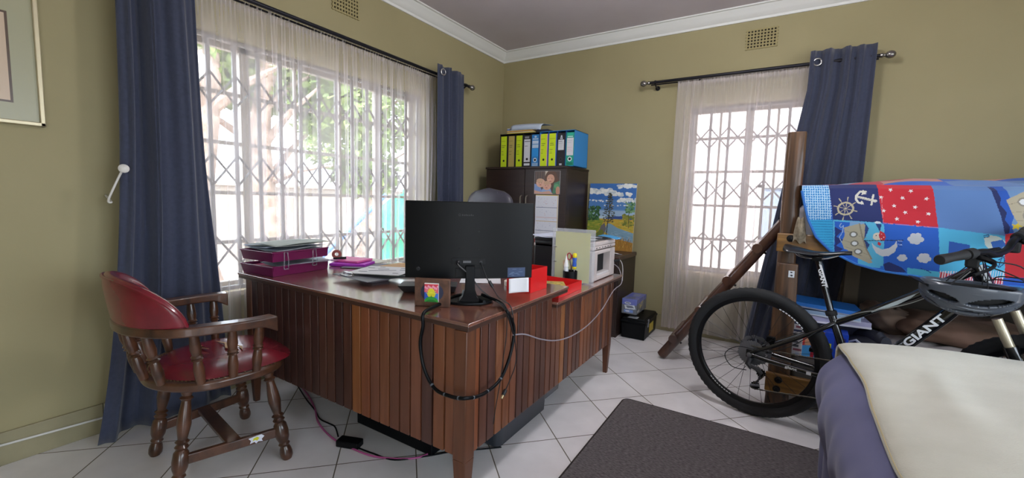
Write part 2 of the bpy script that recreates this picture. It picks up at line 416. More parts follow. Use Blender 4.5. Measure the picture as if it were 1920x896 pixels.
rod((RXA, .25, RZ+.005), (RXA, 3.2, RZ-.005), (True, True), (.02, .985), 'long dark metal curtain rod above the wide left window', (-1, 0, 0))
rod((-1.03, RYB, RZ), (.50, RYB, RZ), (True, True), (.03, .97), 'short dark metal curtain rod above the far window', (0, 1, 0))

# ---------------------------------------------------------------- sheers
def sheer_mat(lo, nm):
    m = bpy.data.materials.new(nm); m.use_nodes = True; N = m.node_tree.nodes; L = m.node_tree.links; N.remove(N['Principled BSDF'])
    d = N.new('ShaderNodeBsdfDiffuse'); d.inputs[0].default_value = (.92, .87, .90, 1); tr = N.new('ShaderNodeBsdfTranslucent'); tr.inputs[0].default_value = (.93, .87, .88, 1)
    a = N.new('ShaderNodeMixShader'); a.inputs[0].default_value = .42; L.new(d.outputs[0], a.inputs[1]); L.new(tr.outputs[0], a.inputs[2])
    t = N.new('ShaderNodeBsdfTransparent'); t.inputs[0].default_value = (1, 1, 1, 1)
    lw = N.new('ShaderNodeLayerWeight'); lw.inputs[0].default_value = .38; mr = N.new('ShaderNodeMapRange'); mr.inputs[3].default_value = lo; mr.inputs[4].default_value = 1.0; L.new(lw.outputs['Facing'], mr.inputs[0])
    b = N.new('ShaderNodeMixShader'); L.new(mr.outputs[0], b.inputs[0]); L.new(t.outputs[0], b.inputs[1]); L.new(a.outputs[0], b.inputs[2]); L.new(b.outputs[0], N['Material Output'].inputs[0]); return m
M_sheers = {'x': sheer_mat(.24, 'white_voile'), 'y': sheer_mat(.36, 'dense_white_voile')}
def sheer(face, a0, a1, z0, z1, d, seed, label, k=34, flare=(0, 0)):
    M_sheer = M_sheers[face]; rnd = random.Random(seed); ph = [rnd.uniform(0, 6.28) for _ in range(8)]; nu = k*24
    def P(u, v):
        z = z1+(z0-z1)*v
        a = a0+(a1-a0)*u + (flare[0]*(1-u)+flare[1]*u)*v
        w_ = u*k+.5*math.sin(u*17+ph[0])+.4*math.sin(u*29+ph[1])
        am = (.007+.012*min(1, v*3))*(.62+.38*math.sin(u*23+ph[2]))
        fine = .005*math.sin(u*k*2*PI*4.3+ph[3])*max(0, 1-v*14)
        tt = 2*PI*w_+.5*math.sin(v*4+ph[4]); e = am*1.25*math.sin(tt+1.0*math.sin(tt)) + .0004*math.sin(tt*4.3+u*40) + fine + .004*math.sin(v*9+u*31)
        a += .006*math.sin(2*PI*w_*1.0+1.3)*min(1, v*4)
        return (d+e, a, z) if face == 'x' else (a, d-e, z)
    mb = MB().grid(P, nu, 26)
    t = thing('sheer_curtain', label, 'sheer curtain', P(.5, 1))
    mb.build('voile_cloth', M_sheer, t, world=True)
    def Q(u, v):
        p = Vector(P(u, v*.022)); e = .009*math.cos(v*PI)+.002*math.sin(u*k*11)
        return (p.x+(e if face == 'x' else 0), p.y-(e if face == 'y' else 0), p.z+.012)
    MB().grid(Q, nu, 4).build('gathered_heading', M_sheer, t, world=True)
sheer('x', .93, 2.80, .05, 2.165, RXA-.05, 3, 'wide white see-through curtain over the left window', 19)
sheer('y', -.805, .46, .045, 2.165, RYB+.035, 5, 'narrow white see-through curtain over the far window', 12, flare=(-.02, .02))

# ---------------------------------------------------------------- navy curtains
def drape(face, top, bot, z0, z1, d, folds, amp, label, seed, mid=None, ring_at=(), sweep=None):
    rnd = random.Random(seed); ph = [rnd.uniform(0, 6.28) for _ in range(6)]
    def P(u, v):
        z = z1+(z0-z1)*v
        if mid: s_ = v/mid[2] if v < mid[2] else 1
        e0 = top[0]+(bot[0]-top[0])*v; e1 = top[1]+(bot[1]-top[1])*v
        if sweep: e0, e1 = sweep(v)
        a = e0+(e1-e0)*u
        w_ = folds*u+.12*math.sin(u*9+ph[0])+.05*math.sin(v*5+ph[1])*min(1, v*2)
        am = amp*(.75+.35*math.sin(u*7+ph[2]+v*1.2))*(1+.25*v)
        s1 = math.sin(2*PI*w_); e = am*(s1*.8+.2*math.sin(6*PI*w_+1)) + .006*math.sin(v*13+u*9+ph[3])*v
        a += .3*amp*math.cos(2*PI*w_)*(.4+.6*v)
        return (d+e, a, z) if face == 'x' else (a, d-e, z)
    t = thing('navy_curtain', label, 'curtain', P(.5, 1))
    MB().grid(P, int(folds*26), 40).build('curtain_cloth', M_navy, t, world=True, solid=.004)
    if ring_at == 'auto':
        ring_at = [max([i/200 for i in range(4, 60)], key=lambda q: (P(q, 0)[0] if face == 'x' else -P(q, 0)[1]))]
    for u in ring_at:
        u = u+0.0
        p = Vector(P(u, 0)); p.z = RZ; n = 20; mb = MB()
        ax = Vector((1, -.1, 0)) if face == 'x' else Vector((.1, -1, 0)); p += ax*.006
        a = ax.normalized(); c1 = Vector((0, 0, 1)); c2 = a.cross(c1)
        mb.tube([p+a*.008+c1*(.024*math.cos(2*PI*i/n))+c2*(.024*math.sin(2*PI*i/n)) for i in range(n)], .0055, 8, closed=True)
        mb.build('eyelet_ring', M_steel, t, world=True)
    return t
drape('x', (.70, 1.01), (.56, 1.06), .015, 2.30, XA+.135, 3.0, .048, 'tall navy curtain at the left end of the wide window, behind the armchair', 11, sweep=lambda v: (.695-.02*v-.14*v**3, 1.0+.09*v**1.6))
drape('x', (2.71, 3.07), (2.73, 3.10), .03, 2.235, XA+.15, 3.0, .036, 'narrow navy curtain at the right end of the wide window, beside the cabinet', 12, ring_at='auto')
def swB(v):
    l = .105-.02*v-.30*max(0, v-.12)**1.0; r = .475-.02*v-.24*max(0, v-.5)
    return (l, r)
drape('y', (.1, .47), (0, .3), .06, 2.255, YB-.125, 4.0, .032, 'navy curtain swept aside at the far window, behind the wooden bed post', 15, sweep=swB, ring_at=(.13,))

# tie-back hook and its rod
t = thing('tieback_hook', 'white curtain tie-back hook with round knob in front of the tall navy curtain', 'hook', (-2.45, .70, 1.23))
mb = MB(); hk = onX(232, 316, -2.42); h2 = onX(203, 376, -2.47)
mb.tube(smooth_path([hk, hk+Vector((-.01, -.012, -.03)), onX(214, 350, -2.44), h2, h2+Vector((-.02, .015, -.006)), Vector((XA+.004, h2.y+.03, h2.z+.02))], 5), .0045, 8).build('hook_arm', M_white, t, world=True)
MB().lathe([(0, .011), (.012, .009), (.019, .003), (.019, -.003), (.012, -.008), (0, -.009)], hk, (1, -.2, .25), 18).build('knob', M_white, t, world=True)

# framed picture
t = thing('framed_picture', 'pale framed picture on the left wall beside the tall navy curtain', 'picture', (XA, .1, 1.39))
a0, a1, z0, z1 = -.42, .49, 1.385, 1.90; mb = MB(); F = .016
def fr(p0, p1, q0, q1, d): mb.box((XA+.001, p0, q0), (XA+d, p1, q1))
fr(a0, a1, z0, z0+F, .024); fr(a0, a1, z1-F, z1, .024); fr(a0, a0+F, z0, z1, .024); fr(a1-F, a1, z0, z1, .024)
mb.build('picture_frame', mat('champagne_frame', 'c9bd9c', .35, .4), t, world=True, bevel=.003)
cv = Cv(240, 130, .91, .515, 'a6a486')
cv.rect(.085, .085, .825, .43, '55402f'); cv.rect(.09, .09, .82, .425, 'cdb69c')
for (x, y, c, r) in ((.70, .33, '8f9a83', .045), (.735, .315, 'a3ac95', .03), (.69, .35, '23282b', .05), (.66, .36, '2f3a35', .04), (.715, .35, '1b2023', .022)): cv.circ(x, y, r, c, r*.7)
cv.poly([(.72, .30), (.775, .325), (.75, .37), (.715, .36)], '9da68f')
panel(cv, lambda u, v: (XA+.012, a0+(a1-a0)*u, z1+(z0-z1)*v)).build('matted_print', M_vcg, t, world=True)

# ================================================================ OUTSIDE
M_pave = mat('outside_paving', 'aaa29c', .8, noise=('98908a', 2)); M_yw = mat('garden_wall', 'bdb0a6', .8, noise=('a99b8e', 3))
struct('ground', MB().box((-40, -30, -.32), (40, 40, -.12)), M_pave)
single('garden_wall', MB().box((-9.2, -8, -.12), (-9.0, 16, 1.25)).box((-9.25, -8, 1.25), (-8.95, 16, 1.31)), M_yw, 'low pale garden wall seen through the wide window, behind the trees', 'garden wall', bevel=.01)
M_nb = mat('neighbour_wall', 'e9dfe2', .8, noise=('e2d6d9', 2))
t = thing('neighbour_house', 'pale plastered house wall seen through the far window', 'house', (0, 6.5, -.12))
MB().box((-4, 6.5, -.12), (5, 7.5, 4.2)).build('house_wall', M_nb, t, world=True)
MB().box((-.26, 6.46, .62), (-.2, 6.5, 1.42)).box((.02, 6.46, .62), (.08, 6.5, 1.42)).box((-.26, 6.46, 1.38), (.08, 6.5, 1.42)).box((-.26, 6.46, .6), (.08, 6.5, .64)).build('house_window_frame', M_white, t, world=True)
MB().box((-.2, 6.485, .64), (.02, 6.499, 1.38)).build('house_window_pane', mat('dim_glass', '8f9db5', .15), t, world=True)
MB().box((-4, 6.0, 4.2), (5, 7.6, 4.35)).build('house_eave', M_white, t, world=True)
M_bark = mat('pale_bark', 'c4aa9c', .85, noise=('927a6a', 9), bump=(14, .8, .02)); M_leaf = mat('leaf_green', '93ab5c', .6, vcol=True)
def tree(x, y, h, r, lean, crown, seed, label, n=900, tr=.18):
    rnd = random.Random(seed); t = thing('garden_tree', label, 'tree', (x, y, -.12), group=None)
    pts = [Vector((x+lean*z/h+.08*math.sin(z*1.7+seed), y+.1*math.sin(z*1.3+seed), z)) for z in [-.12+h*i/8 for i in range(9)]]
    mb = MB().tube(pts, [tr*(1-.6*i/8)*(1.25 if i == 0 else 1) for i in range(9)], 12)
    for k in range(9):
        b = pts[3+k % 6]; d = Vector((rnd.uniform(-1, 1), rnd.uniform(-1, 1), rnd.uniform(.4, 1.1))).normalized()*rnd.uniform(.8, 1.7)
        mb.tube([b, b+d*.5+Vector((0, 0, .06)), b+d], [tr*.35, tr*.22, tr*.08], 7)
    mb.build('trunk', M_bark, t, world=True)
    mb = MB()
    for i in range(n):
        q = rnd.choice(crown); a = rnd.uniform(0, 2*PI); b = math.acos(rnd.uniform(-1, 1)); rr = q[3]*rnd.uniform(.3, 1)**.5
        c = Vector((q[0]+rr*math.sin(b)*math.cos(a), q[1]+rr*math.sin(b)*math.sin(a), q[2]+rr*.8*math.cos(b)))
        d1 = Vector((rnd.gauss(0, 1), rnd.gauss(0, 1), rnd.gauss(0, .6))).normalized(); d2 = d1.orthogonal().normalized(); s_ = rnd.uniform(.06, .13)
        k = rnd.uniform(.55, 1.0); g = lin((.46*k+.16, .54*k+.17, .30*k+.12))
        mb.add([c-d1*s_, c+d2*s_*.45, c+d1*s_, c-d2*s_*.45], [(0, 1, 2, 3)], c=g)
    mb.build('foliage', M_leaf, t, world=True)
tree(-5.6, 2.95, 3.6, 1, .35, [(-5.6, 3.4, 3.0, .8), (-5.8, 4.1, 2.6, .8), (-5.3, 3.9, 2.3, .6), (-5.8, 3.0, 2.6, .6)], 2, 'pale trunked tree nearest the wide window', 2600, .17)
tree(-5.5, 2.25, 3.4, 1, -.15, [(-5.4, 2.1, 3.3, .7), (-6.0, 2.4, 2.6, .6)], 4, 'second pale trunk behind the tall navy curtain edge, seen through the wide window', 900, .22)
tree(-7.4, 5.9, 4.2, 1, .2, [(-7.4, 5.5, 2.3, .9), (-7.2, 6.4, 2.9, 1.0), (-7.4, 6.0, 1.6, .7), (-7.0, 5.2, 3.3, .9)], 6, 'leafy tree farther off in the middle of the wide window', 4200, .14)
tree(-7.5, 8.6, 4.2, 1, .1, [(-7.5, 8.2, 3.2, 1.0), (-7.4, 9.2, 3.6, 1.1)], 9, 'leafy tree at the right side of the wide window', 2600, .12)
M_teal = mat('green_tank', '2fae80', .45)
t = thing('water_tank', 'bright green water tank outside the right part of the wide window', 'water tank', (-4.9, 4.85, -.12))
MB().lathe([(0, 0), (.5, 0), (.5, .25), (.52, .28), (.5, .31), (.5, .6), (.52, .63), (.5, .66), (.5, .98), (.47, 1.1), (.3, 1.25), (.14, 1.31), (0, 1.31)], (0, 0, 0), n=40).build('tank_body', M_teal, t)
MB().lathe([(.15, 1.3), (.15, 1.37), (0, 1.375)], (0, 0, 0), n=24).build('tank_lid', M_teal, t)
p0 = onX(612, 474, -4.5); p1 = onX(700, 388, -4.5); d = (p1-p0)
single('blue_pole', MB().tube([p0-d*((p0.z+.11)/d.z), p1+d*.3], .028, 10), mat('blue_pipe', '5b8fe8', .4), 'slanting light blue pole outside, left of the green tank', 'pole')
portal('portal_left', (XA-.26, (AY0+AY1)/2, (AZ0+AZ1)/2), (0, -PI/2, 0), AZ1-AZ0, AY1-AY0)
portal('portal_far', ((BX0+BX1)/2, YB+.26, (BZ0+BZ1)/2), (-PI/2, 0, 0), BX1-BX0, BZ1-BZ0)
portal('portal_near', ((DX0+DX1)/2, YN-.25, DZ1/2), (PI/2, 0, 0), DX1-DX0, DZ1)
portal('portal_right', (XR+.25, (EY0+EY1)/2, DZ1/2), (0, PI/2, 0), DZ1, EY1-EY0)
# dome and lamp added out of view to fill floor and far right
t = thing('ceiling_fill_light', 'round white dome fill light added on the ceiling, out of view', 'ceiling light', (-.35, 2.1, ZC))
MB().lathe([(0, -.012), (.15, -.012), (.16, -.004), (.16, 0), (0, 0)], (0, 0, 0), n=40).build('base_plate', M_white, t)
MB().lathe([(0, -.10), (.05, -.096), (.095, -.075), (.128, -.045), (.14, -.012)], (0, 0, 0), n=40).build('opal_dome', mat('opal_glass', 'ffffff', .4, emis=('fff4e6', 3.0)), t)
ll = bpy.data.lights.new('ceiling_fill_lamp', 'POINT'); ll.energy = 27; ll.shadow_soft_size = .13; ll.color = (.97, .97, 1)
lo = bpy.data.objects.new('ceiling_fill_lamp', ll); COL.objects.link(lo); lo.location = (-.35, 2.1, ZC-.24)
# ================================================================ DESK
M_slat = mat('slat_wood', 'ffffff', .38, vcol=True, wood=('cdbfb6', (18, 18, 1.4)))
M_top = mat('desk_top_wood', '855645', .26, wood=('6d4335', (3, 22, 22)), coat=1, spec=.9)
M_top.node_tree.nodes['Principled BSDF'].inputs['Coat IOR'].default_value = 1.9; M_top.node_tree.nodes['Principled BSDF'].inputs['Coat Roughness'].default_value = .14
M_edge = mat('desk_edge_wood', '4d342a', .4, wood=('3b2720', (3, 3, 3)))
M_leg = mat('desk_leg_wood', '6a4029', .4, wood=('4f2f20', (25, 25, 2)))
desk = thing('office_desk', 'L-shaped wooden desk clad in vertical brown slats with a lower side wing', 'desk', (-.9, 1.15, 0))
DZ, RZt = .71, .65
def dtop(x0, y0, x1, y1, z0, z1, name):
    mb = MB().box((x0, y0, z1-.012), (x1, y1, z1), 0).box((x0+.004, y0+.004, z0), (x1-.004, y1-.004, z1-.0121), 1)
    mb.build(name, [M_top, M_edge], desk, world=True, bevel=.002)
dtop(-2.44, 1.13, -.872, 1.95, .680, DZ, 'desktop')
dtop(-1.36, 1.825, -.872, 2.83, .622, RZt, 'side_wing_top')
TONES = ['80503a', '6f4431', '8a573a', '5c3a2e', '7a4c34', '93593a', '654032', '573830', '855236', '714634']
rnd = random.Random(21)
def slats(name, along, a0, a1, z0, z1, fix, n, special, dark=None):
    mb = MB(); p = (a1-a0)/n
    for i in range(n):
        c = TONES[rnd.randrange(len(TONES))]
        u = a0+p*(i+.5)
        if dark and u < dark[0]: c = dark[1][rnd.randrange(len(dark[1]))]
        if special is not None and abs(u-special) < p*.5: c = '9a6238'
        g = .0042
        if along == 'x': mb.box((a0+i*p+g, fix, z0), (a0+(i+1)*p-g, fix+.012, z1), 0, lin(c))
        else: mb.box((fix-.012, a0+i*p+g, z0), (fix, a0+(i+1)*p-g, z1), 0, lin(c))
    if along == 'x': mb.box((a0, fix+.0121, z0+.002), (a1, fix+.03, z1), 1)
    else: mb.box((fix-.03, a0, z0+.002), (fix-.0121, a1, z1), 1)
    mb.build(name, [M_slat, M_blackm], desk, world=True, bevel=.0015)
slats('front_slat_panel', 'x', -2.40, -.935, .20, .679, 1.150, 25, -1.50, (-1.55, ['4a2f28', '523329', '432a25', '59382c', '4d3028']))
slats('side_slat_panel', 'y', 1.185, 1.825, .20, .679, -.900, 12, None)
slats('wing_slat_panel', 'y', 1.825, 2.665, .20, .621, -.900, 16, 1.94)
def leg(x, y, z1, w=.05, t=.026, dx=0, dy=0):
    mb = MB(); h = w/2; q = t/2
    for za, zb, a, b in ((.20, z1, h, h), (0, .20, q, h)):
        vs = []
        for z, r, k in ((za, a, 0 if za == 0 else 0), (zb, b, 0)):
            for sx, sy in ((-1, -1), (1, -1), (1, 1), (-1, 1)): vs.append((x+sx*r, y+sy*r, z))
        mb.add(vs, [(3, 2, 1, 0), (4, 5, 6, 7), (0, 1, 5, 4), (1, 2, 6, 5), (2, 3, 7, 6), (3, 0, 4, 7)], sm=False)
    mb.build('leg', M_leg, desk, world=True, bevel=.003)
leg(-.909, 1.160, .679, .056, .036); leg(-.915, 2.69, .621, .045); leg(-2.36, 1.17, .679, .045); leg(-2.36, 1.90, .679, .045); leg(-1.32, 2.69, .621, .045)
MB().box((-2.40, 1.18, .22), (-2.385, 1.88, .679)).build('end_panel', M_edge, desk, world=True, bevel=.002)
mb = MB().box((-2.36, 1.25, .25), (-1.98, 1.86, .66)); mb.build('drawer_pedestal', M_edge, desk, world=True, bevel=.003)

# ================================================================ CAPTAIN'S CHAIR
M_cw = mat('chair_wood', '5a3825', .3, wood=('301e15', (14, 14, 14)), coat=.4)
M_rl = mat('red_leather', '7c1b29', .26, noise=('681522', 12), bump=(120, .12, .001), coat=.3)
M_tear = mat('torn_lining', 'cdb08a', .8); M_nail = mat('brass_nail', '6f5a3f', .35, .8)
ch = thing('captains_chair', 'wooden captain\'s armchair with red leather seat and back, left of the desk', 'chair', (-1.995, .825, 0), math.radians(-8))
SEATZ = .43
def seat_out(k, o=0, n=48):
    pts = []
    for i in range(n):
        t = 2*PI*i/n; c, s_ = math.cos(t), math.sin(t); e = .62 if s_ > 0 else .85
        x = (.265+o)*math.copysign(abs(c)**e, c); y = (.235+o)*math.copysign(abs(s_)**e, s_)
        pts.append((x*(1 if y > -.05 else 1-.25*((-y-.05)/.2)**2), y-.01))
    return pts
MB().prism(seat_out(0), SEATZ-.035, SEATZ, sm=False).build('seat_plank', M_cw, ch, bevel=.009, seg=3)
def cushion(u, v):
    n = 48; pts = CUS; i = int(u*n) % n; a = u*n-int(u*n); x0, y0 = pts[i]; x1, y1 = pts[(i+1) % n]; x = x0+(x1-x0)*a; y = y0+(y1-y0)*a
    r = (1-v); q = .5*(1+math.tanh((.9-r)*9)) ; h = .045*(1-r**3.2)
    dip = -.010*math.exp(-((x*r)**2+(y*r+.03)**2)/.012)
    return (x*r, y*r+.015*(1-r), SEATZ+.002+h+dip)
CUS = [(x*.92, y*.92+.01) for x, y in seat_out(0)]
CUS = [(x*(1.0), y+(.045*min(1, max(0, (y-.05)/.12)))) for x, y in CUS]
MB().grid(cushion, 48, 14, wu=True).build('seat_cushion', M_rl, ch)
tm = MB()
for pts in ([(-.09, .03), (-.03, .045), (.03, .03), (.09, .05), (.03, .04), (-.03, .055)], [(-.12, -.04), (-.06, -.03), (-.05, -.045), (.0, -.02), (-.05, -.035), (-.07, -.05)], [(.0, .06), (.05, .075), (.11, .07), (.06, .085), (.02, .07)]):
    tm.prism(pts, SEATZ+.0455, SEATZ+.0475)
tm.build('torn_leather', M_tear, ch)
nb = MB()
for i in range(0, 48):
    for a in (0, .5):
        x0, y0 = CUS[i]; x1, y1 = CUS[(i+1) % 48]; x = x0+(x1-x0)*a; y = y0+(y1-y0)*a
        if y > .16: continue
        nb.lathe([(.0042, 0), (.003, .0025), (0, .0034)], (x*1.015, y*1.015, SEATZ+.0005), n=6)
nb.build('nail_trim', M_nail, ch)
LEGP = [(.019, 0), (.021, .03), (.016, .045), (.024, .055), (.016, .066), (.017, .08), (.023, .13), (.025, .17), (.019, .215), (.016, .235), (.025, .245), (.017, .256), (.025, .268), (.018, .28), (.026, .292), (.029, .33), (.027, .36), (.019, .385), (.024, .395), (.018, .405), (.023, .42), (.026, .44), (.025, .46), (.018, .475)]
def turned(prof, a, b, n=14, sc=1):
    a = Vector(a); b = Vector(b); L_ = (b-a).length; k = L_/prof[-1][1]
    return MB().lathe([(0, 0)]+[(r*sc, z*k) for r, z in prof]+[(0, L_)], a, b-a, n)
FEET = [(.25, .185), (-.25, .185), (.185, -.185), (-.185, -.185)]; TOPS = [(.19, .135), (-.19, .135), (.15, -.13), (-.15, -.13)]
for (fx, fy), (tx, ty) in zip(FEET, TOPS): turned(LEGP, (tx, ty, SEATZ-.03), (fx, fy, 0), sc=.95).build('leg', M_cw, ch)
def lerp(a, b, t): return tuple(a[i]+(b[i]-a[i])*t for i in range(3))
sp = []
for i in range(4): sp.append(lerp((*FEET[i], 0), (*TOPS[i], SEATZ-.03), .31))
def plank(a, b, hw, hh):
    a = Vector(a); b = Vector(b); d = (b-a).normalized(); s_ = d.cross(Vector((0, 0, 1))).normalized()*hw; u = Vector((0, 0, hh))
    vs = [p+e*s_+g*u for p in (a, b) for e, g in ((-1, -1), (1, -1), (1, 1), (-1, 1))]
    return MB().add(vs, [(3, 2, 1, 0), (4, 5, 6, 7), (0, 1, 5, 4), (1, 2, 6, 5), (2, 3, 7, 6), (3, 0, 4, 7)], sm=False)
plank(sp[0], sp[2], .010, .019).build('stretcher', M_cw, ch, bevel=.003)
plank(sp[1], sp[3], .010, .019).build('stretcher', M_cw, ch, bevel=.003)
ma = lerp(sp[0], sp[2], .5); mb_ = lerp(sp[1], sp[3], .5)
plank((ma[0], ma[1], ma[2]+.01), (mb_[0], mb_[1], mb_[2]+.01), .026, .009).build('cross_stretcher', M_cw, ch, bevel=.003)
dm = MB(); q = Vector(lerp(sp[0], sp[2], .28)); dd = (Vector(sp[2])-Vector(sp[0])).normalized(); nx = dd.cross(Vector((0, 0, 1))).normalized()
if nx.x < 0: nx = -nx
Ms = Matrix((( dd.x, 0, nx.x, q.x+nx.x*.0105), (dd.y, 0, nx.y, q.y+nx.y*.0105), (0, 1, 0, q.z), (0, 0, 0, 1)))
dm.prism([(-.03, .006), (-.02, -.004), (-.024, -.014), (-.008, -.010), (.0, -.017), (.006, -.008), (.022, -.012), (.018, .0), (.027, .012), (.0, .015), (-.02, .016)], 0, .001, Ms, 0)
dm.prism([(-.012, .004), (-.004, -.006), (.004, .0), (.012, -.004), (.009, .008), (-.004, .011)], .001, .0016, Ms, 1)
dm.build('paint_splash_decal', [mat('decal_white', 'd9dce8', .5), mat('decal_yellow', 'd2cf2a', .5)], ch)
# bent arm rail
RH = .655
def rail(t):      # t from -1 (left tip) to 1 (right tip)
    s_ = abs(t); sg = 1 if t >= 0 else -1
    if s_ > .52: q = (s_-.52)/.48; return Vector((sg*(.272+.018*math.sin(q*PI*.8)), -.09+.222*q, RH-.004*q))
    a = s_/.52*PI/2; return Vector((sg*.272*math.sin(a), -.09-.20*math.cos(a), RH+.004*math.cos(a)))
ts = [-1+2*i/48 for i in range(49)]
def railmesh(lo, hi, w, z0, z1, name):
    mb = MB(); k = [t for t in ts if lo <= t <= hi]; vs = []
    for i, t in enumerate(k):
        p = rail(t); d = (rail(min(1, t+.01))-rail(max(-1, t-.01))).normalized(); n = Vector((d.y, -d.x, 0)).normalized(); e = max(0, (abs(t)-.86)/.14); ww = w*(1+.15*e); dr = -.026*e**2 if False else 0; z0_ = z0-.030*e**1.5
        vs += [p+n*ww+Vector((0, 0, z0_)), p-n*ww+Vector((0, 0, z0_)), p-n*ww+Vector((0, 0, z1)), p+n*ww+Vector((0, 0, z1))]
    m_ = len(k); fs = [(3, 2, 1, 0), tuple((m_-1)*4+j for j in range(4))]
    for i in range(m_-1):
        for j in range(4): fs.append((i*4+j, i*4+(j+1) % 4, i*4+4+(j+1) % 4, i*4+4+j))
    mb.add(vs, fs); return mb.build(name, M_cw, ch, bevel=.006, seg=3, angle=35)
railmesh(-1, 1, .028, -.034, 0, 'arm_rail')
def back(u, v):
    t = (u-.5)*.86; p = rail(t); d = (rail(t+.01)-rail(t-.01)).normalized(); n = Vector((d.y, -d.x, 0)).normalized()
    s_ = abs(t)/.43; top = .165*max(0, (1-s_**2.6))**.75+.012; a = 2*PI*v; zc = RH-.035+(top+.035)/2; hh = (top+.035)/2; th = .026*(1-.55*s_**4)
    ca = math.cos(a); sa = math.sin(a); z = zc+hh*math.copysign(abs(sa)**.55, sa); o = th*math.copysign(abs(ca)**.8, ca); lean = -(z-RH)*.14
    return p + n*(o*1.0) + Vector((0, 0, z-p.z)) + Vector((n.x, n.y, 0))*(-lean if False else (z-RH)*.14)
mb = MB().grid(back, 60, 24, wv=True); mb.build('padded_back', M_rl, ch)
pb = MB()
pts = []
for i in range(61):
    u = i/60; c = Vector(back(u, .25)); t = (u-.5)*.86; d = (rail(t+.01)-rail(t-.01)).normalized(); n = Vector((d.y, -d.x, 0)).normalized(); pts.append(c+n*.018-Vector((0, 0, .008)))
pb.tube(pts, .005, 6); pb.build('back_piping', M_rl, ch)
SPP = [(.012, 0), (.013, .02), (.015, .05), (.012, .085), (.010, .093), (.016, .098), (.010, .104), (.016, .11), (.012, .117), (.015, .14), (.013, .175), (.011, .2)]
for t in (-.88, -.68, -.45, -.22, -.07, .07, .22, .45, .68, .88):
    p = rail(t); a = Vector((p.x*.90, p.y*.86+.005, SEATZ)); turned(SPP, a, (p.x, p.y, RH-.03), 12, 1.22).build('spindle', M_cw, ch)

# ================================================================ OFFICE CHAIR
M_lea = mat('black_leather', '3d3b45', .38, bump=(90, .1, .001))
oc = thing('office_chair', 'black leather swivel chair standing behind the desk and monitor', 'office chair', (-1.86, 2.42, 0), math.radians(-4))
def ob(u, v):
    a = 2*PI*u; hw = .225-.03*max(0, v-.5)*2*.6; z = .62+.60*v; r = max(0.0, 1-max(0, (v-.80)/.20)**2.5)**.5 if v > .8 else 1
    x = hw*r*math.copysign(abs(math.cos(a))**.6, math.cos(a)); y = .17+.05*v+.045*(r if r > .2 else .2)*math.copysign(abs(math.sin(a))**.8, math.sin(a))-.03*math.cos(x*6)
    return (x, y, z)
MB().grid(ob, 40, 26, wu=True).build('backrest', M_lea, oc, angle=80)
for s_ in (-1, 1): MB().tube([(s_*.13, .115, .66), (s_*.125, .135, .95), (s_*.10, .165, 1.19)], .004, 6).build('back_seam', M_lea, oc)
mb = MB().prism([(x*1.0, y) for x, y in seat_out(0)], .44, .50); mb.build('seat', M_lea, oc, bevel=.02, seg=3)
MB().tube([(0, .1, .42), (0, .26, .44), (0, .25, .66)], .02, 8).build('back_bracket', M_black, oc)
MB().tube([(0, 0, .10), (0, 0, .44)], .024, 14).build('gas_lift', M_black, oc)
for i in range(5):
    a = 2*PI*i/5+.3; c, s_ = math.cos(a), math.sin(a)
    MB().tube([(0, 0, .12), (c*.15, s_*.15, .105), (c*.29, s_*.29, .075)], [.026, .022, .014], 8).build('base_arm', M_black, oc)
    cst = MB().lathe([(.0, -.022), (.024, -.022), (.026, -.018), (.026, .018), (.024, .022), (0, .022)], (c*.29, s_*.29, .026), (-s_, c, 0), 16).build('caster', M_black, oc)
for s_ in (-1, 1): MB().tube(smooth_path([(s_*.24, -.05, .46), (s_*.29, -.05, .50), (s_*.29, -.04, .64), (s_*.28, -.02, .665), (s_*.28, .12, .665)], 5), .016, 8).build('armrest', M_black, oc)

# ================================================================ MONITOR
mo = thing('monitor', 'black computer monitor seen from behind on the desk corner', 'monitor', (-1.087, 1.41, DZ), math.radians(39.6))
Wm, z0, z1 = .54, .092, .415
def mback(y0, inset, u, v):
    x = (u-.5)*(Wm-2*inset); return Vector((x, y0+.028*(x/.27)**2, z0+inset+(z1-z0-2*inset)*v))
mb = MB(); nu = 24
fr_ = [mback(.014, 0, i/nu, j) for j in (0, 1) for i in range(nu+1)]
def shell(y_a, in_a, y_b, in_b):
    vs = [mback(y_a, in_a, i/nu, 0) for i in range(nu+1)]+[mback(y_a, in_a, i/nu, 1) for i in range(nu+1)]+[mback(y_b, in_b, i/nu, 0) for i in range(nu+1)]+[mback(y_b, in_b, i/nu, 1) for i in range(nu+1)]
    n = nu+1; fs = []
    for i in range(nu):
        fs += [(2*n+i, 2*n+i+1, 3*n+i+1, 3*n+i), (i+1, i, n+i, n+i+1), (i, i+1, 2*n+i+1, 2*n+i), (n+i+1, n+i, 3*n+i, 3*n+i+1)]
    fs += [(0, 2*n, 3*n, n), (nu, n+nu, 3*n+nu, 2*n+nu)]
    return vs, fs
vs, fs = shell(.012, 0, -.008, 0.001); mb.add(vs, fs)
mb.build('casing', M_black, mo, bevel=.002, angle=30)
vs, fs = shell(.0165, .004, .0125, .004); MB().add(vs, fs).build('screen', mat('screen_glass', '0b0c10', .12), mo)
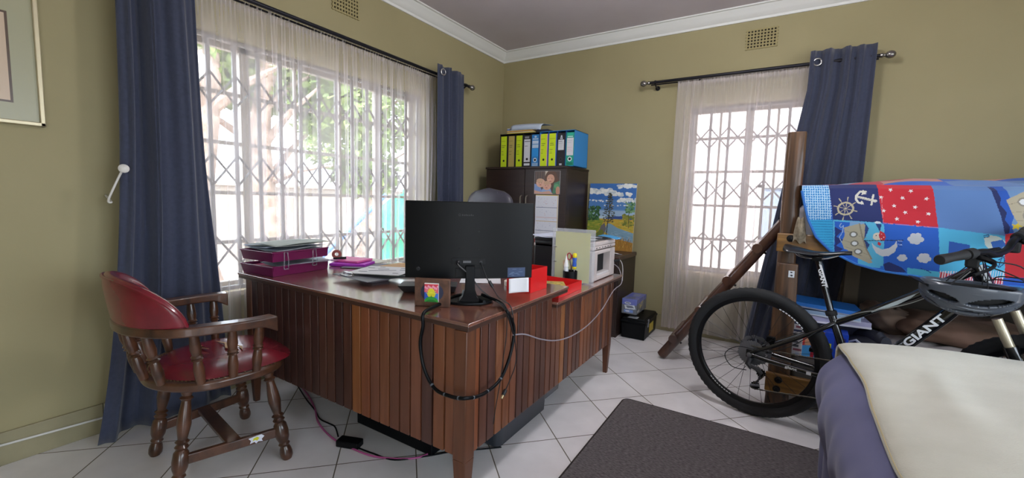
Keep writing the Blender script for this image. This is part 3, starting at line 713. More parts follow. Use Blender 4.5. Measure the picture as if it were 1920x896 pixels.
# back cover details
MB().box((-.075, -.012, z0+.060), (.065, -.007, z0+.088)).build('port_recess', M_blackm, mo, bevel=.001)
for x, w_, c in ((-.05, .018, M_dark), (-.013, .034, mat('port_grey', '55565a', .4)), (.045, .012, M_dark)): MB().box((x-w_/2, -.0145, z0+.068), (x+w_/2, -.0115, z0+.078)).build('port', c, mo, bevel=.001)
MB().box((-.060, -.011, z0+.006), (.045, -.0075, z0+.046)).build('neck_recess', M_blackm, mo, bevel=.002)
for x in (-.045, .035):
    for z in (z0+.125, z0+.20): MB().lathe([(0, .0), (.004, 0), (.004, .002), (0, .002)], (x, -.0075, z), (0, -1, 0), 10).build('screw_hole', M_blackm, mo)
MB().lathe([(0, 0), (.008, 0), (.009, .001), (.007, .003), (0, .003)], (-.215, .008, z0+.04), (0, -1, 0), 16).build('power_knob', M_blackm, mo)
cv = Cv(70, 40, .08, .046, '2e3d5c'); rr = random.Random(3)
cv.rect(.003, .003, .077, .043, '35496d')
for i in range(14): x = rr.uniform(.006, .06); y = rr.uniform(.006, .036); cv.rect(x, y, x+rr.uniform(.006, .02), y+.002, '5c708f')
panel(cv, lambda u, v: (.160+.078*u, .0125+.028*((.199+.078*(u-.5))/.27)**2-.0235, z0+.048-.042*v)).build('rating_label', M_vcg, mo)
lg = MB().lathe([(.0035, 0), (.005, 0), (.005, .0008), (.0035, .0008), (.0035, 0)], (-.046, -.0078, z0+.268), (0, -1, 0), 14)
for i, h_ in enumerate((.007, .005, .0065, .005, .005, .007, .005)): lg.box((-.036+i*.0072, -.0088, z0+.2645), (-.0325+i*.0072, -.0078, z0+.2645+h_))
lg.build('faint_emblem', M_dark, mo)
# stand
bs = MB(); n = 36
def oval(rx, ry, z, cy=0): return [Vector((rx*math.cos(2*PI*i/n), cy+ry*math.sin(2*PI*i/n), z)) for i in range(n)]
rings = [oval(.098, .072, .0), oval(.10, .074, .004), oval(.098, .072, .010), oval(.09, .064, .013), oval(.001, .001, .014)]
vs = [p for r_ in rings for p in r_]; fs = [tuple(range(n-1, -1, -1))]
for k in range(4): fs += [(k*n+i, k*n+(i+1) % n, (k+1)*n+(i+1) % n, (k+1)*n+i) for i in range(n)]
bs.add([v+Vector((-.0, -.03, .0005)) for v in vs], fs); bs.build('stand_base', M_black, mo)
nk = MB(); secs = [(.046, .035, .013, -.052), (.030, .022, .030, -.050), (.021, .014, .055, -.046), (.019, .010, .10, -.034), (.020, .009, .15, -.0215)]
vs = []
for hw, hd, z, y in secs: vs += [(-hw, y-hd, z), (hw, y-hd, z), (hw, y+hd, z), (-hw, y+hd, z)]
fs = [(3, 2, 1, 0), (16, 17, 18, 19)]
for k in range(4): fs += [(k*4+i, k*4+(i+1) % 4, k*4+4+(i+1) % 4, k*4+4+i) for i in range(4)]
nk.add(vs, fs, sm=False); nk.build('stand_neck', M_black, mo, bevel=.003)
mm = Matrix.Translation(mo.location) @ Matrix.Rotation(math.radians(39.6), 4, 'Z')
def mw(x, y, z): return mm @ Vector((x, y, z))

# ================================================================ DESK-TOP THINGS
# letter trays
M_mag = mat('magenta_plastic', '741a50', .3, trans=.1); M_clear = mat('clear_plastic', 'e8e8f2', .15, trans=.85, alpha=.8, ior=1.3)
tx, ty, ta = -2.305, 1.325, math.radians(5)
tr = thing('letter_tray', 'two-tier magenta plastic letter tray at the left end of the desk', 'letter tray', (tx, ty, DZ), ta)
def tray(z, name):
    mb = MB(); x0, x1, y0, y1, h, t = -.125, .125, -.165, .165, .048, .003
    mb.box((x0, y0, z), (x1, y1, z+t))
    for s_ in (-1, 1):
        X = x1 if s_ > 0 else x0
        vs = [(X, y0, z), (X, y1, z), (X+s_*.008, y1, z+h), (X+s_*.008, y0, z+h)]; vs += [(a-s_*t, b, c) for a, b, c in vs]
        mb.add(vs, [(0, 1, 2, 3), (7, 6, 5, 4), (0, 4, 5, 1), (1, 5, 6, 2), (2, 6, 7, 3), (3, 7, 4, 0)], sm=False)
    vs = [(x0, y0, z), (x1, y0, z), (x1+.008, y0-.008, z+h), (x0-.008, y0-.008, z+h)]; vs += [(a, b+t, c) for a, b, c in vs]
    mb.add(vs, [(0, 1, 2, 3), (7, 6, 5, 4), (0, 4, 5, 1), (1, 5, 6, 2), (2, 6, 7, 3), (3, 7, 4, 0)], sm=False)
    n = 16                                   # back side with a scooped lip
    vs = []
    for i in range(n+1):
        u = i/n; x = x0+(x1-x0)*u; hh = h-.026*math.sin(PI*u)**1.5; vs += [(x, y1, z), (x, y1+.006, z+hh), (x, y1-t, z), (x, y1+.006-t, z+hh)]
    fs = []
    for i in range(n): b = 4*i; fs += [(b, b+4, b+5, b+1), (b+3, b+7, b+6, b+2), (b+1, b+5, b+7, b+3)]
    mb.add(vs, fs, sm=False)
    mb.tube([(x0-.008, y1, z+h), (x0-.008, y0-.008, z+h), (x1+.008, y0-.008, z+h), (x1+.008, y1, z+h)], .0042, 6)
    mb.build(name, M_mag, tr)
tray(.001, 'lower_tray'); tray(.076, 'upper_tray')
for x in (.137, -.137):
    for y in (-.10, .07):
        mb = MB()
        for o in (-.013, .013): mb.tube([(x, y+o, .035), (x+math.copysign(.004, x), y+o*.9, .08), (x, y+o*.7, .122)], .0026, 6)
        mb.tube([(x, y-.011, .122), (x, y+.011, .122)], .003, 6); mb.tube([(x, y-.013, .035), (x, y+.013, .035)], .0026, 6); mb.build('riser_clip', M_clear, tr)
M_pap2 = mat('blue_grey_paper', 'a9b2be', .8); M_pap3 = mat('grey_paper', 'b9bdbf', .8); M_pap4 = mat('cream_paper', 'cfcdbd', .8)
def sheet(name, label, x, y, z, rz, w_, h_, mt, curl=.004, ph=0, group=None, cat='paper', tilt=0):
    t = MB().grid(lambda u, v: ((u-.5)*w_, (v-.5)*h_, curl*(math.sin(u*5+ph)+math.cos(v*4+ph*2))+tilt*(u-.5)), 10, 10)
    o = t.build(name, mt, None, solid=.0012, off=1); o.location = (x, y, z); o.rotation_euler = (0, 0, rz); return meta(o, label, cat, group)
tops = [('bottom', 'a8afbc'), ('low', 'b7bcc2'), ('mid', '98a3b5'), ('high', 'b5bab8'), ('top', 'adb5ae')]
lbl = ['blue-grey paper at the bottom of the pile in the upper letter tray', 'pale grey paper second from the bottom in the upper letter tray', 'bluish paper in the middle of the pile in the upper letter tray', 'grey paper second from the top of the pile in the upper letter tray', 'greenish grey paper on top of the pile in the upper letter tray']
for i, (nm, c) in enumerate(tops):
    sheet('loose_paper', lbl[i], tx-.01+.012*math.sin(i*2.1), ty+.01+.014*math.cos(i*1.7), DZ+.125+i*.0085, ta+.10*math.sin(i*2.3), .225, .30+.01*i, mat('paper_'+nm, c, .8), .004, i*1.3, 'papers piled in the upper letter tray')
sheet('plastic_folder', 'pale blue document folder sticking out of the lower letter tray', tx+.03, ty+.06, DZ+.048, ta-.15, .22, .33, M_pap2, .003, 2, cat='folder')
sheet('plastic_folder', 'bright pink folder lying in the lower letter tray', tx-.02, ty+.0, DZ+.036, ta, .22, .29, mat('pink_folder', 'e0307a', .4), .002, 1, cat='folder')
M_pur = mat('purple_plastic', 'b13ac0', .3)
single('plastic_folder', MB().cbox((-2.205, 1.68, DZ+.010), (.22, .16, .018), (0, 0, .5), 0), M_pur, 'glossy purple plastic folder on the desk behind the letter tray', 'folder', bevel=.004)
single('plastic_folder', MB().cbox((-2.24, 1.70, DZ+.027), (.20, .15, .014), (0, 0, .25), 0), mat('pink_clear', 'e06aa8', .3), 'pink plastic folder on top of the purple one, behind the letter tray', 'folder', bevel=.004)
t = thing('tape_dispenser', 'small dark red tape dispenser on the pink folder behind the letter tray', 'tape dispenser', (-2.29, 1.63, DZ+.035), .9)
M_dr = mat('dark_red_plastic', '8c2216', .35)
MB().lathe([(.012, -.012), (.027, -.012), (.029, 0), (.027, .012), (.012, .012), (.010, 0), (.012, -.012)], (0, 0, .029), (0, 1, 0), 24).build('tape_ring', M_dr, t)
MB().box((-.02, -.013, 0), (.055, .013, .012)).build('dispenser_base', M_blackm, t, bevel=.003)
# clipboard with a white cut-out sheet
cb = thing('clipboard', 'grey clipboard lying near the front edge of the desk', 'clipboard', (-1.75, 1.44, DZ), math.radians(-6))
MB().box((-.155, -.12, .022), (.155, .12, .026)).build('board', mat('grey_board', '5a5b64', .4), cb, bevel=.002)
mb = MB().box((-.10, -.112, .026), (-.02, -.075, .031)).tube([(-.10, -.085, .036), (-.02, -.085, .036)], .008, 10); mb.build('clip', M_steel, cb, bevel=.002)
MB().box((-.02, -.05, .0005), (.09, .05, .0215)).build('support_block', mat('smoky_block', '8d8790', .4), cb, bevel=.003)
st = thing('stencil_sheet', 'white card sheet with dark cut-out slots lying on the clipboard', 'card sheet', (-1.72, 1.50, DZ+.042), 0, rot=(math.radians(1.5), math.radians(-2), math.radians(14)))
mb = MB().box((-.155, -.105, 0), (.155, .105, .0025)); mb.build('card', mat('card', 'd2d2d4', .6), st)
mb = MB()
for x, y, a, l in ((-.09, -.05, 0, .05), (-.03, -.02, .3, .08), (.03, .0, .3, .08), (-.02, .03, .2, .06), (.10, .02, 0, .03), (.08, .07, 0, .04), (-.11, .05, 0, .04), (.11, -.06, 0, .03), (-.06, .08, .1, .03)):
    mb.cbox((x, y, .0028), (l, .009, .0008), (0, 0, a))
mb.build('cut_out_slot', mat('slot_grey', '63656c', .7), st)
sheet('document', 'grey document lying flat on the desk behind the clipboard', -2.08, 1.72, DZ+.002, .5, .30, .21, mat('doc_grey', '74717a', .6), .0006)
sheet('document', 'cream document lying at the back of the desk near the window', -2.28, 1.86, DZ+.001, .1, .26, .15, M_pap4, .0005)
sheet('magazine', 'orange-edged magazine lying flat on the back of the desk left of the monitor', -1.86, 1.83, DZ+.004, .05, .36, .2, mat('mag_orange', 'b07f3c', .5), .0004, cat='magazine')
kb = thing('keyboard', 'dark computer keyboard lying on the desk left of the monitor', 'keyboard', (-1.70, 1.70, DZ), math.radians(30))
MB().box((-.2, -.065, .001), (.2, .065, .016)).build('keyboard_body', M_dark, kb, bevel=.004)
mb = MB()
for i in range(15):
    for j in range(5): mb.box((-.19+i*.0255, -.056+j*.0225, .016), (-.19+i*.0255+.022, -.056+j*.0225+.019, .020))
o = mb.build('keys', mat('pale_keys', '9aa3a3', .5), kb, bevel=.0015); o['kind'] = 'stuff'
lp = thing('laptop_stand', 'low dark wedge stand behind the small framed sunset', 'stand', (-1.33, 1.42, DZ), math.radians(38))
vs = [(-.13, -.09, 0), (.13, -.09, 0), (.13, .10, 0), (-.13, .10, 0), (-.15, -.11, .045), (.13, -.11, .045), (.13, .10, .03), (-.15, .10, .03)]
MB().add([(-.11, -.02, .001), (.12, -.02, .001), (.12, .05, .001), (-.11, .05, .001), (-.13, -.07, .040), (.13, -.07, .040), (.13, .10, .028), (-.13, .10, .028)], [(3, 2, 1, 0), (4, 5, 6, 7), (0, 1, 5, 4), (1, 2, 6, 5), (2, 3, 7, 6), (3, 0, 4, 7)], sm=False).build('wedge_body', M_dark, lp, bevel=.004)
# little framed sunset
fx = (onZ(777, 573, DZ)+onZ(843, 577, DZ))/2; fd = onZ(843, 577, DZ)-onZ(777, 573, DZ); fa = math.atan2(fd.y, fd.x); fw = fd.length
pf = thing('photo_frame', 'square wooden frame with a small painted sunset at the front edge of the desk', 'picture frame', (fx.x, fx.y, DZ), fa)
F = fw/2; Hh = .112; lean = .012
M_fw = mat('frame_wood', '6b4a38', .55, wood=('4c3328', (30, 8, 30)))
MB().box((-F, 0, 0), (F, .014, Hh)).build('frame_board', M_fw, pf, bevel=.003)
cvd = [(.040*math.cos(a)*1.15, .038*math.sin(a)+Hh*.52) for a in [2*PI*i/28 for i in range(28)]]
MB().prism([(x, z) for x, z in cvd], -.0012, 0, Matrix(((1, 0, 0, 0), (0, 0, 1, 0), (0, 1, 0, 0), (0, 0, 0, 1)))).build('dark_oval', mat('oval_blue', '2c2f45', .6), pf)
cv = Cv(60, 64, .054, .062, 'e4607a')
cv.rect(0, 0, .054, .003, 'f2ece8'); cv.rect(0, .003, .054, .012, 'd8404e')
for i in range(9): cv.circ(.004+i*.006, .014+.004*math.sin(i*2.1), .004, 'f0a0b4')
cv.poly([(0, .030), (.014, .030), (.02, .05), (0, .055)], '2d56b8'); cv.poly([(.054, .034), (.040, .028), (.034, .05), (.054, .055)], '3f78d0')
cv.circ(.027, .030, .013, 'e8d92c'); cv.circ(.027, .036, .016, 'd8cf28', .012)
for i in range(8): cv.line([(.027, .033), (.027+.02*math.cos(PI+i*PI/7), .033+.018*math.sin(PI+i*PI/7))], .0016, 'e8e03a')
cv.circ(.027, .062, .027, '2f9a3a', .018); cv.circ(.027, .066, .022, '1f7a2c', .012); cv.line([(.027, .04), (.027, .047)], .0015, '1f5a2c')
panel(cv, lambda u, v: (-.028+.056*u, -.009, Hh*.52+.037-.074*v)).build('painted_canvas', M_vc, pf)
MB().box((-.028, -.0088, Hh*.52-.037), (.028, -.0013, Hh*.52+.037)).build('canvas_block', M_white, pf)
single('usb_stick', MB().cbox(onZ(868, 562, DZ)+Vector((.0, .0, .028)), (.009, .005, .030), (.1, .15, .6)), mat('usb_grey', 'b4bcc0', .3), 'small grey memory stick standing on the monitor base', 'memory stick', bevel=.0015)
# tape roll, note, papers at right
t = thing('tape_roll', 'white roll of tape lying on the desk behind the monitor stand', 'tape roll', (-1.10, 1.80, DZ), 0)
MB().lathe([(.038, .001), (.055, .001), (.055, .022), (.038, .022), (.038, .001)], (0, 0, 0), n=36).build('tape_band', mat('tape_cream', 'd8d6c8', .5), t, angle=30)
sheet('loose_paper', 'white paper with a blue edge on the desk behind the monitor stand', -1.30, 1.78, DZ+.0015, .6, .21, .15, M_paper, .0006)
n0, n1 = onZ(950, 553, .735), onZ(993, 553, .735)
note = MB().grid(lambda u, v: tuple(mw(.165+.085*u, -.016-.010*v+.006*math.sin(3*u), .094-.060*v+.006*u)), 8, 8)
single('paper_note', note, M_paper, 'white paper note stuck under the right corner of the monitor', 'note', solid=.0006)
# red open box, red tray with booklet
rb = thing('red_box', 'tall open red plastic box on the desk right of the monitor', 'box', (-1.00, 1.765, DZ), 0)
def open_box(x0, x1, y0, y1, h, t, parent, mt, name, z=0.0005):
    mb = MB().box((x0, y0, z), (x1, y1, z+t)).box((x0, y0, z+t), (x0+t, y1, h)).box((x1-t, y0, z+t), (x1, y1, h)).box((x0+t, y0, z+t), (x1-t, y0+t, h)).box((x0+t, y1-t, z+t), (x1-t, y1, h))
    return mb.build(name, mt, parent)
open_box(-.075, .055, -.082, .08, .108, .003, rb, M_red, 'box_shell')
rt = thing('red_tray', 'low red plastic tray on the lower side wing of the desk', 'tray', (-1.02, 2.05, RZt), 0)
open_box(-.14, .112, -.14, .150, .05, .003, rt, M_red, 'tray_shell')
bk = thing('booklet', 'yellow booklet lying across the low red tray', 'booklet', (-1.01, 2.06, RZt+.030), .55)
cv = Cv(40, 50, .16, .2, 'b59a4a'); rr = random.Random(5)
for i in range(40): cv.circ(rr.uniform(.02, .14), rr.uniform(.02, .18), rr.uniform(.005, .016), rr.choice(['8b8a4e', '6d7a55', 'c8b060', '9a7a3a']))
MB().box((-.06, -.085, 0), (.06, .085, .006)).build('pages', M_pap4, bk); panel(cv, lambda u, v: (-.0605+.121*u, .0855-.171*v, .0064)).build('cover', M_vc, bk)
sheet('loose_paper', 'white paper lying inside the low red tray', -1.04, 2.0, RZt+.006, .1, .16, .2, M_paper, .0004)
# translucent folder with yellow sheet in front of printer
FY = 2.33
fo = thing('translucent_folder', 'upright translucent white folder holding a yellow sheet, leaning on the printer', 'folder', (-1.04, FY, RZt), 0)
pl = onY(1033, 532, FY); pr = onY(1112, 532, FY); wF = pr.x-pl.x; hF = .325
M_tl = mat('frosted_plastic', 'e4e8ee', .35, alpha=.2)
x0 = pl.x+1.04; x1 = pr.x+1.04
mb = MB().box((x0, .0, .001), (x1, .0015, hF)).box((x0, .0095, .001), (x1, .011, hF)).box((x0, 0, .001), (x0+.002, .011, hF)); mb.build('folder_cover', M_tl, fo)
MB().box((x0+.02, .004, .008), (x1-.03, .0055, hF-.02)).build('yellow_sheet', mat('yellow_sheet', 'd6d37c', .7), fo)
mb = MB()
for z in (.12, .21): mb.tube([(x0+.012, -.002, z), (x0+.032, -.002, z)], .003, 6)
mb.tube([(x0+.012, -.002, .12), (x0+.012, -.002, .21)], .0018, 6); mb.build('ring_clip', M_steel, fo)
# pen pot
pp = onZ(1066, 520, RZt); pot = thing('pen_pot', 'black pen pot in front of the translucent folder', 'pen pot', (-1.008, 2.262, RZt), 0)
MB().lathe([(0, .001), (.042, .001), (.042, .085), (.039, .085), (.039, .004), (0, .004)], (0, 0, 0), n=28).build('pot_shell', M_black, pot, angle=30)
px_, py_ = -1.008, 2.262
sc = thing('scissors', 'scissors with red-ringed handles standing in the black pen pot', 'scissors', (px_+.0, py_, RZt+.01), 0)
for s_ in (-1, 1):
    c = Vector((.006+s_*.016, 0, .158)); MB().tube([c+Vector((.013*math.cos(a), 0, .019*math.sin(a))) for a in [2*PI*i/20 for i in range(20)]], .0036, 7, closed=True).build('handle_ring', mat('scissor_red', 'a8323a', .4), sc)
    MB().tube([(.006+s_*.012, 0, .138), (.006+s_*.003, 0, .10), (.006-s_*.003, 0, .03)], [.004, .0035, .002], 6).build('blade', M_steel, sc)
sd = thing('screwdriver', 'screwdriver with blue and yellow handle in the black pen pot', 'screwdriver', (px_+.027, py_-.004, RZt+.01), 0)
MB().lathe([(0, .085), (.008, .088), (.012, .095), (.011, .103)], (0, 0, 0), n=16).lathe([(.011, .155), (.013, .162), (.013, .172), (.009, .180), (0, .182)], (0, 0, 0), n=16).build('handle_end', mat('yellow_plastic', 'e6d320', .35), sd)
MB().lathe([(.011, .103), (.0125, .115), (.010, .13), (.0125, .145), (.011, .155)], (0, 0, 0), n=16).build('handle_grip', mat('blue_plastic', '1f55b8', .35), sd)
MB().tube([(0, 0, .01), (0, 0, .086)], .003, 8).build('shaft', M_steel, sd)
gl = thing('glue_bottle', 'white cone-tipped glue bottle in the black pen pot', 'glue bottle', (px_-.026, py_, RZt+.01), 0)
MB().lathe([(0, .0), (.014, .002), (.014, .085), (.012, .095), (.0, .097)], (0, 0, 0), n=16).build('bottle', mat('milky', 'dfe2e6', .4), gl)
MB().lathe([(.015, .097), (.014, .105), (.006, .15), (.002, .168), (0, .169)], (0, 0, 0), n=16).build('cone_cap', mat('cap_white', 'f0f0f0', .4), gl)
pn = thing('pen', 'thin tan pen leaning at the left of the black pen pot', 'pen', (px_-.034, py_, RZt+.01), 0)
MB().tube([(.006, 0, .0), (-.008, 0, .105), (-.011, 0, .13)], [.003, .0035, .0045], 8).build('barrel', mat('tan', 'c2a384', .5), pn)

# ================================================================ PRINTER
M_pr = mat('printer_beige', 'c4b8b4', .4); M_prd = mat('printer_black', '1c1c20', .35)
pr_ = thing('printer', 'grey and black desktop printer on the side wing of the desk', 'printer', (-1.13, 2.585, RZt), 0)
X1 = .205; X0 = -.20; Y0 = -.19; Y1 = .215; Hp = .235
mb = MB().box((X0, Y0, .004), (X1-.05, Y1, Hp)); mb.build('body', M_prd, pr_, bevel=.012, seg=3)
# front face (faces the room) : frame around the paper slot
f = MB(); xa = X1-.055
f.box((xa, Y0, .004), (X1, Y0+.085, .19)).box((xa, Y1-.085, .004), (X1, Y1, .19)).box((xa, Y0+.085, .165), (X1, Y1-.085, .19)).box((xa, Y0+.085, .004), (X1, Y1-.085, .03))
f.build('front_fascia', M_pr, pr_, bevel=.005)
MB().box((xa-.004, Y0+.083, .028), (xa+.006, Y1-.083, .168)).build('paper_slot', M_blackm, pr_)
MB().box((xa, Y0+.09, .030), (X1-.006, Y1-.09, .042)).build('output_tray', mat('tray_grey', 'd5d0d0', .4), pr_, bevel=.002)
mb = MB()
for i in range(5): mb.box((xa+.004, Y0+.095+i*.014, .07), (xa+.012, Y0+.103+i*.014, .095+.008*i))
mb.build('slot_guides', M_pr, pr_)
MB().box((X0, Y0, .196), (X1, Y1, .218)).build('control_panel', M_pr, pr_, bevel=.005)
MB().box((X0, Y0+.004, Hp-.008), (X1-.02, Y1-.004, Hp+.018)).build('scanner_lid', M_prd, pr_, bevel=.006)
MB().box((X1-.025, Y0+.002, .219), (X1+.0, Y1-.002, .244)).build('lid_edge', M_pr, pr_, bevel=.004)
mb = MB()
for i in range(6): mb.cbox((X1+.0005, Y0+.06+i*.05, .207), (.002, .014, .006))
mb.build('button', M_dark, pr_)
sheet('loose_paper', 'large white paper lying on top of the printer', -1.13, 2.56, RZt+.256, .15, .34, .25, M_paper, .003, .4)
sheet('loose_paper', 'second white paper sticking out left on the printer lid', -1.25, 2.53, RZt+.263, -.3, .21, .297, mat('bluish_paper', 'ccd3e6', .8), .004, 1.1)
bl = MB().grid(lambda u, v: (-1.0+.13*u, 2.66+.10*v, RZt+.266+.004*math.sin(u*4)+.004*v-.012*u), 8, 8)
single('blue_card', bl, mat('sky_blue_card', '3f93c8', .6), 'small bright blue card at the right edge of the printer lid', 'card', solid=.001)
# ================================================================ TALL CABINET
cab = thing('tall_cabinet', 'tall dark brown two-door cabinet in the corner', 'cabinet', (-2.02, 3.42, 0))
cx0, cx1, cy0, cy1, cz = -2.455, -1.595, 3.42, YB-.015, 1.445
mb = MB().box((cx0, cy0+.02, .0), (cx0+.018, cy1, cz-.02)).box((cx1-.018, cy0+.02, 0), (cx1, cy1, cz-.02)).box((cx0+.018, cy1-.01, 0), (cx1-.018, cy1, cz-.02)).box((cx0+.018, cy0+.02, .03), (cx1-.018, cy1-.01, .05)).box((cx0+.018, cy0+.03, .0), (cx1-.018, cy0+.045, .03))
mb.build('carcass', M_wenge, cab, world=True, bevel=.001)
MB().box((cx0-.006, cy0-.008, cz-.02), (cx1+.006, cy1, cz)).build('top_panel', M_wenge, cab, world=True, bevel=.002)
M_chr = mat('brushed_nickel', 'b9b2a4', .3, 1)
for a, b, hx in ((cx0, -2.020, -2.045), (-2.016, cx1, -1.985)):
    d = MB().box((a+.001, cy0, .035), (b-.001, cy0+.018, cz-.022)).build('door', M_wenge, cab, world=True, bevel=.0015)
    h = MB().tube(smooth_path([(hx, cy0, 1.06), (hx, cy0-.025, 1.075), (hx, cy0-.028, 1.12), (hx, cy0-.025, 1.165), (hx, cy0, 1.18)], 4), .006, 8)
    o = h.build('handle', M_chr, None); o.parent = d; o.location = -cab.location
# photo and calendar on the right door
def q34(px, py): p = onY(px, py, cy0-.002); return p
a = q34(1003, 321); b = q34(1049, 364); W_, H_ = b.x-a.x, a.z-b.z
cv = Cv(130, 118, 1, 1, '4d3b34')
for i in range(6): cv.rect(.05+i*.1, 0, .1+i*.1, .35, '5f4a40')
cv.rect(.42, 0, .52, .30, 'c8b8a0')
cv.circ(.66, .30, .24, '5b3a26', .33); cv.circ(.86, .55, .10, '5b3a26', .3)
cv.circ(.64, .34, .15, 'cf9a80', .20); cv.circ(.60, .40, .07, 'd8a78c', .08)
cv.poly([(.78, .52), (1, .42), (1, .95), (.72, .98)], '3f7a58'); cv.circ(.88, .66, .1, '5a9a6a'); cv.circ(.93, .85, .08, 'c58f74', .18)
cv.poly([(0, .55), (.2, .62), (.36, .95), (0, 1)], '7f97c8'); cv.poly([(.32, .78), (.62, .70), (.72, 1), (.28, 1)], '8fa9cf')
cv.circ(.25, .52, .18, 'd9a68c', .19); cv.circ(.22, .42, .14, 'c9a080', .10); cv.circ(.50, .64, .17, 'd7a28a', .19); cv.circ(.50, .52, .13, 'c79c7c', .09)
cv.poly([(0, .84), (.3, .92), (.6, .86), (.75, 1), (0, 1)], 'cfa08c')
for (ex, ey) in ((.19, .52), (.29, .52), (.44, .64), (.55, .65), (.57, .33), (.69, .33)): cv.circ(ex, ey, .014, '4a342c')
for (ex, ey, r) in ((.24, .60, .05), (.49, .73, .045), (.63, .44, .045)): cv.circ(ex, ey, r, 'a8524c', r*.35)
t = thing('family_photo', 'colour photo of a woman and two small children stuck on the cabinet door', 'photo', (a.x, cy0, b.z))
panel(cv, lambda u, v: (a.x+W_*u, cy0-.0032, a.z-H_*v)).build('photo_print', M_vcg, t, world=True)
MB().box((a.x-.001, cy0-.003, b.z-.001), (b.x+.001, cy0-.0004, a.z+.001)).build('photo_backing', M_paper, t, world=True)
a2 = q34(1005, 365); b2 = q34(1044, 459); W2, H2 = b2.x-a2.x, a2.z-b2.z
cv = Cv(90, 220, W2, H2, 'dddde4'); rr = random.Random(8)
cv.rect(0, 0, W2, .006, 'd6b85a'); cv.rect(0, H2-.018, W2, H2, 'cc2634')
for k, y in enumerate((.11, .20, .235, .32, .37, .48)):
    if y < H2: cv.rect(.008, y, W2-.008, y+.004, ['55617c', 'd9a9a0', 'c7a04a', '55617c', 'c8575a', '55617c'][k])
for i in range(60):
    x = rr.uniform(.015, W2-.03); y = rr.uniform(.02, H2-.04); cv.rect(x, y, x+.006, y+.004, rr.choice(['a9abc0', 'b8bccc', 'cc9a9a']))
cv.rect(.0, .40, .006, .46, 'cc2634'); cv.rect(W2-.008, .0, W2-.003, .3, 'd8b860')
t = thing('wall_calendar', 'long paper planner with a red foot hanging below the photo on the cabinet door', 'calendar', (a2.x, cy0, b2.z))
panel(cv, lambda u, v: (a2.x+W2*u, cy0-.0042-.004*math.sin(v*6)**2, a2.z-H2*v)).build('planner_pages', M_vc, t, world=True)
MB().box((a2.x, cy0-.003, b2.z), (b2.x, cy0-.0006, a2.z)).build('planner_backing', M_paper, t, world=True)

# file boxes and lever arch files on top
M_bb = mat('black_card', '17171b', .6); M_blb = mat('blue_card', '2f86c8', .55); M_blbd = mat('blue_card_inner', '2556a8', .6)
FYf = 3.475; zt = cz+.0005
def fx_(px): return onY(px, 280, FYf).x
def file_box(xa, xb, mt, inner, n, label, depth=.30, h=.315):
    t = thing('file_box', label, 'file box', ((xa+xb)/2, FYf, zt)); tt = .004
    mb = MB().box((xa, FYf, zt), (xb, FYf+depth, zt+tt), 0).box((xa, FYf, zt+h-tt), (xb, FYf+depth, zt+h), 0).box((xa, FYf, zt), (xa+tt, FYf+depth, zt+h), 0).box((xb-tt, FYf, zt), (xb, FYf+depth, zt+h), 0).box((xa, FYf+depth-tt, zt), (xb, FYf+depth, zt+h), 1)
    mb.build('box_shell', [mt, inner], t, world=True)
    w_ = (xb-xa)/n
    for i in range(1, n): MB().box((xa+i*w_-.0015, FYf+.002, zt+tt), (xa+i*w_+.0015, FYf+depth-tt, zt+h-tt)).build('divider', inner, t, world=True)
    return w_
xa, xm, xb = fx_(937.5), fx_(1011.3), fx_(1077)
w5 = file_box(xa, xm-.002, M_bb, M_bb, 5, 'black open-fronted file box at the left on top of the cabinet')
w4 = file_box(xm, xb, M_blb, M_blbd, 4, 'blue open-fronted file box at the right on top of the cabinet')
Y = 'c8e01e'
spec = [  # body, label colour, style, label text
 ('1c1c20', Y, 'full', 'lever arch file with a full yellow-green spine, first from the left on the cabinet'),
 ('1c1c20', 'b7a45c', 'nohole', 'lever arch file with a plain mustard spine between the first two yellow-green ones'),
 ('1c1c20', 'c2da14', 'full', 'lever arch file with yellow-green spine right of the mustard one'),
 ('202024', 'd2d4da', 'white', 'black lever arch file with a long white spine label'),
 ('2f7fc0', 'c4d4e6', 'blue', 'light blue lever arch file with two small pale labels'),
 ('c98ab8', 'cfe61e', 'full', 'lever arch file with yellow-green spine and pink edge, first in the blue file box'),
 ('6b78b8', 'cfe61e', 'full', 'lever arch file with yellow-green spine and lilac edge, second in the blue file box'),
 ('25252b', 'd0d2d6', 'short', 'black lever arch file with a short white label in the blue file box'),
 ('1f9a82', 'dcdadf', 'green', 'teal green lever arch file at the right end of the blue file box')]
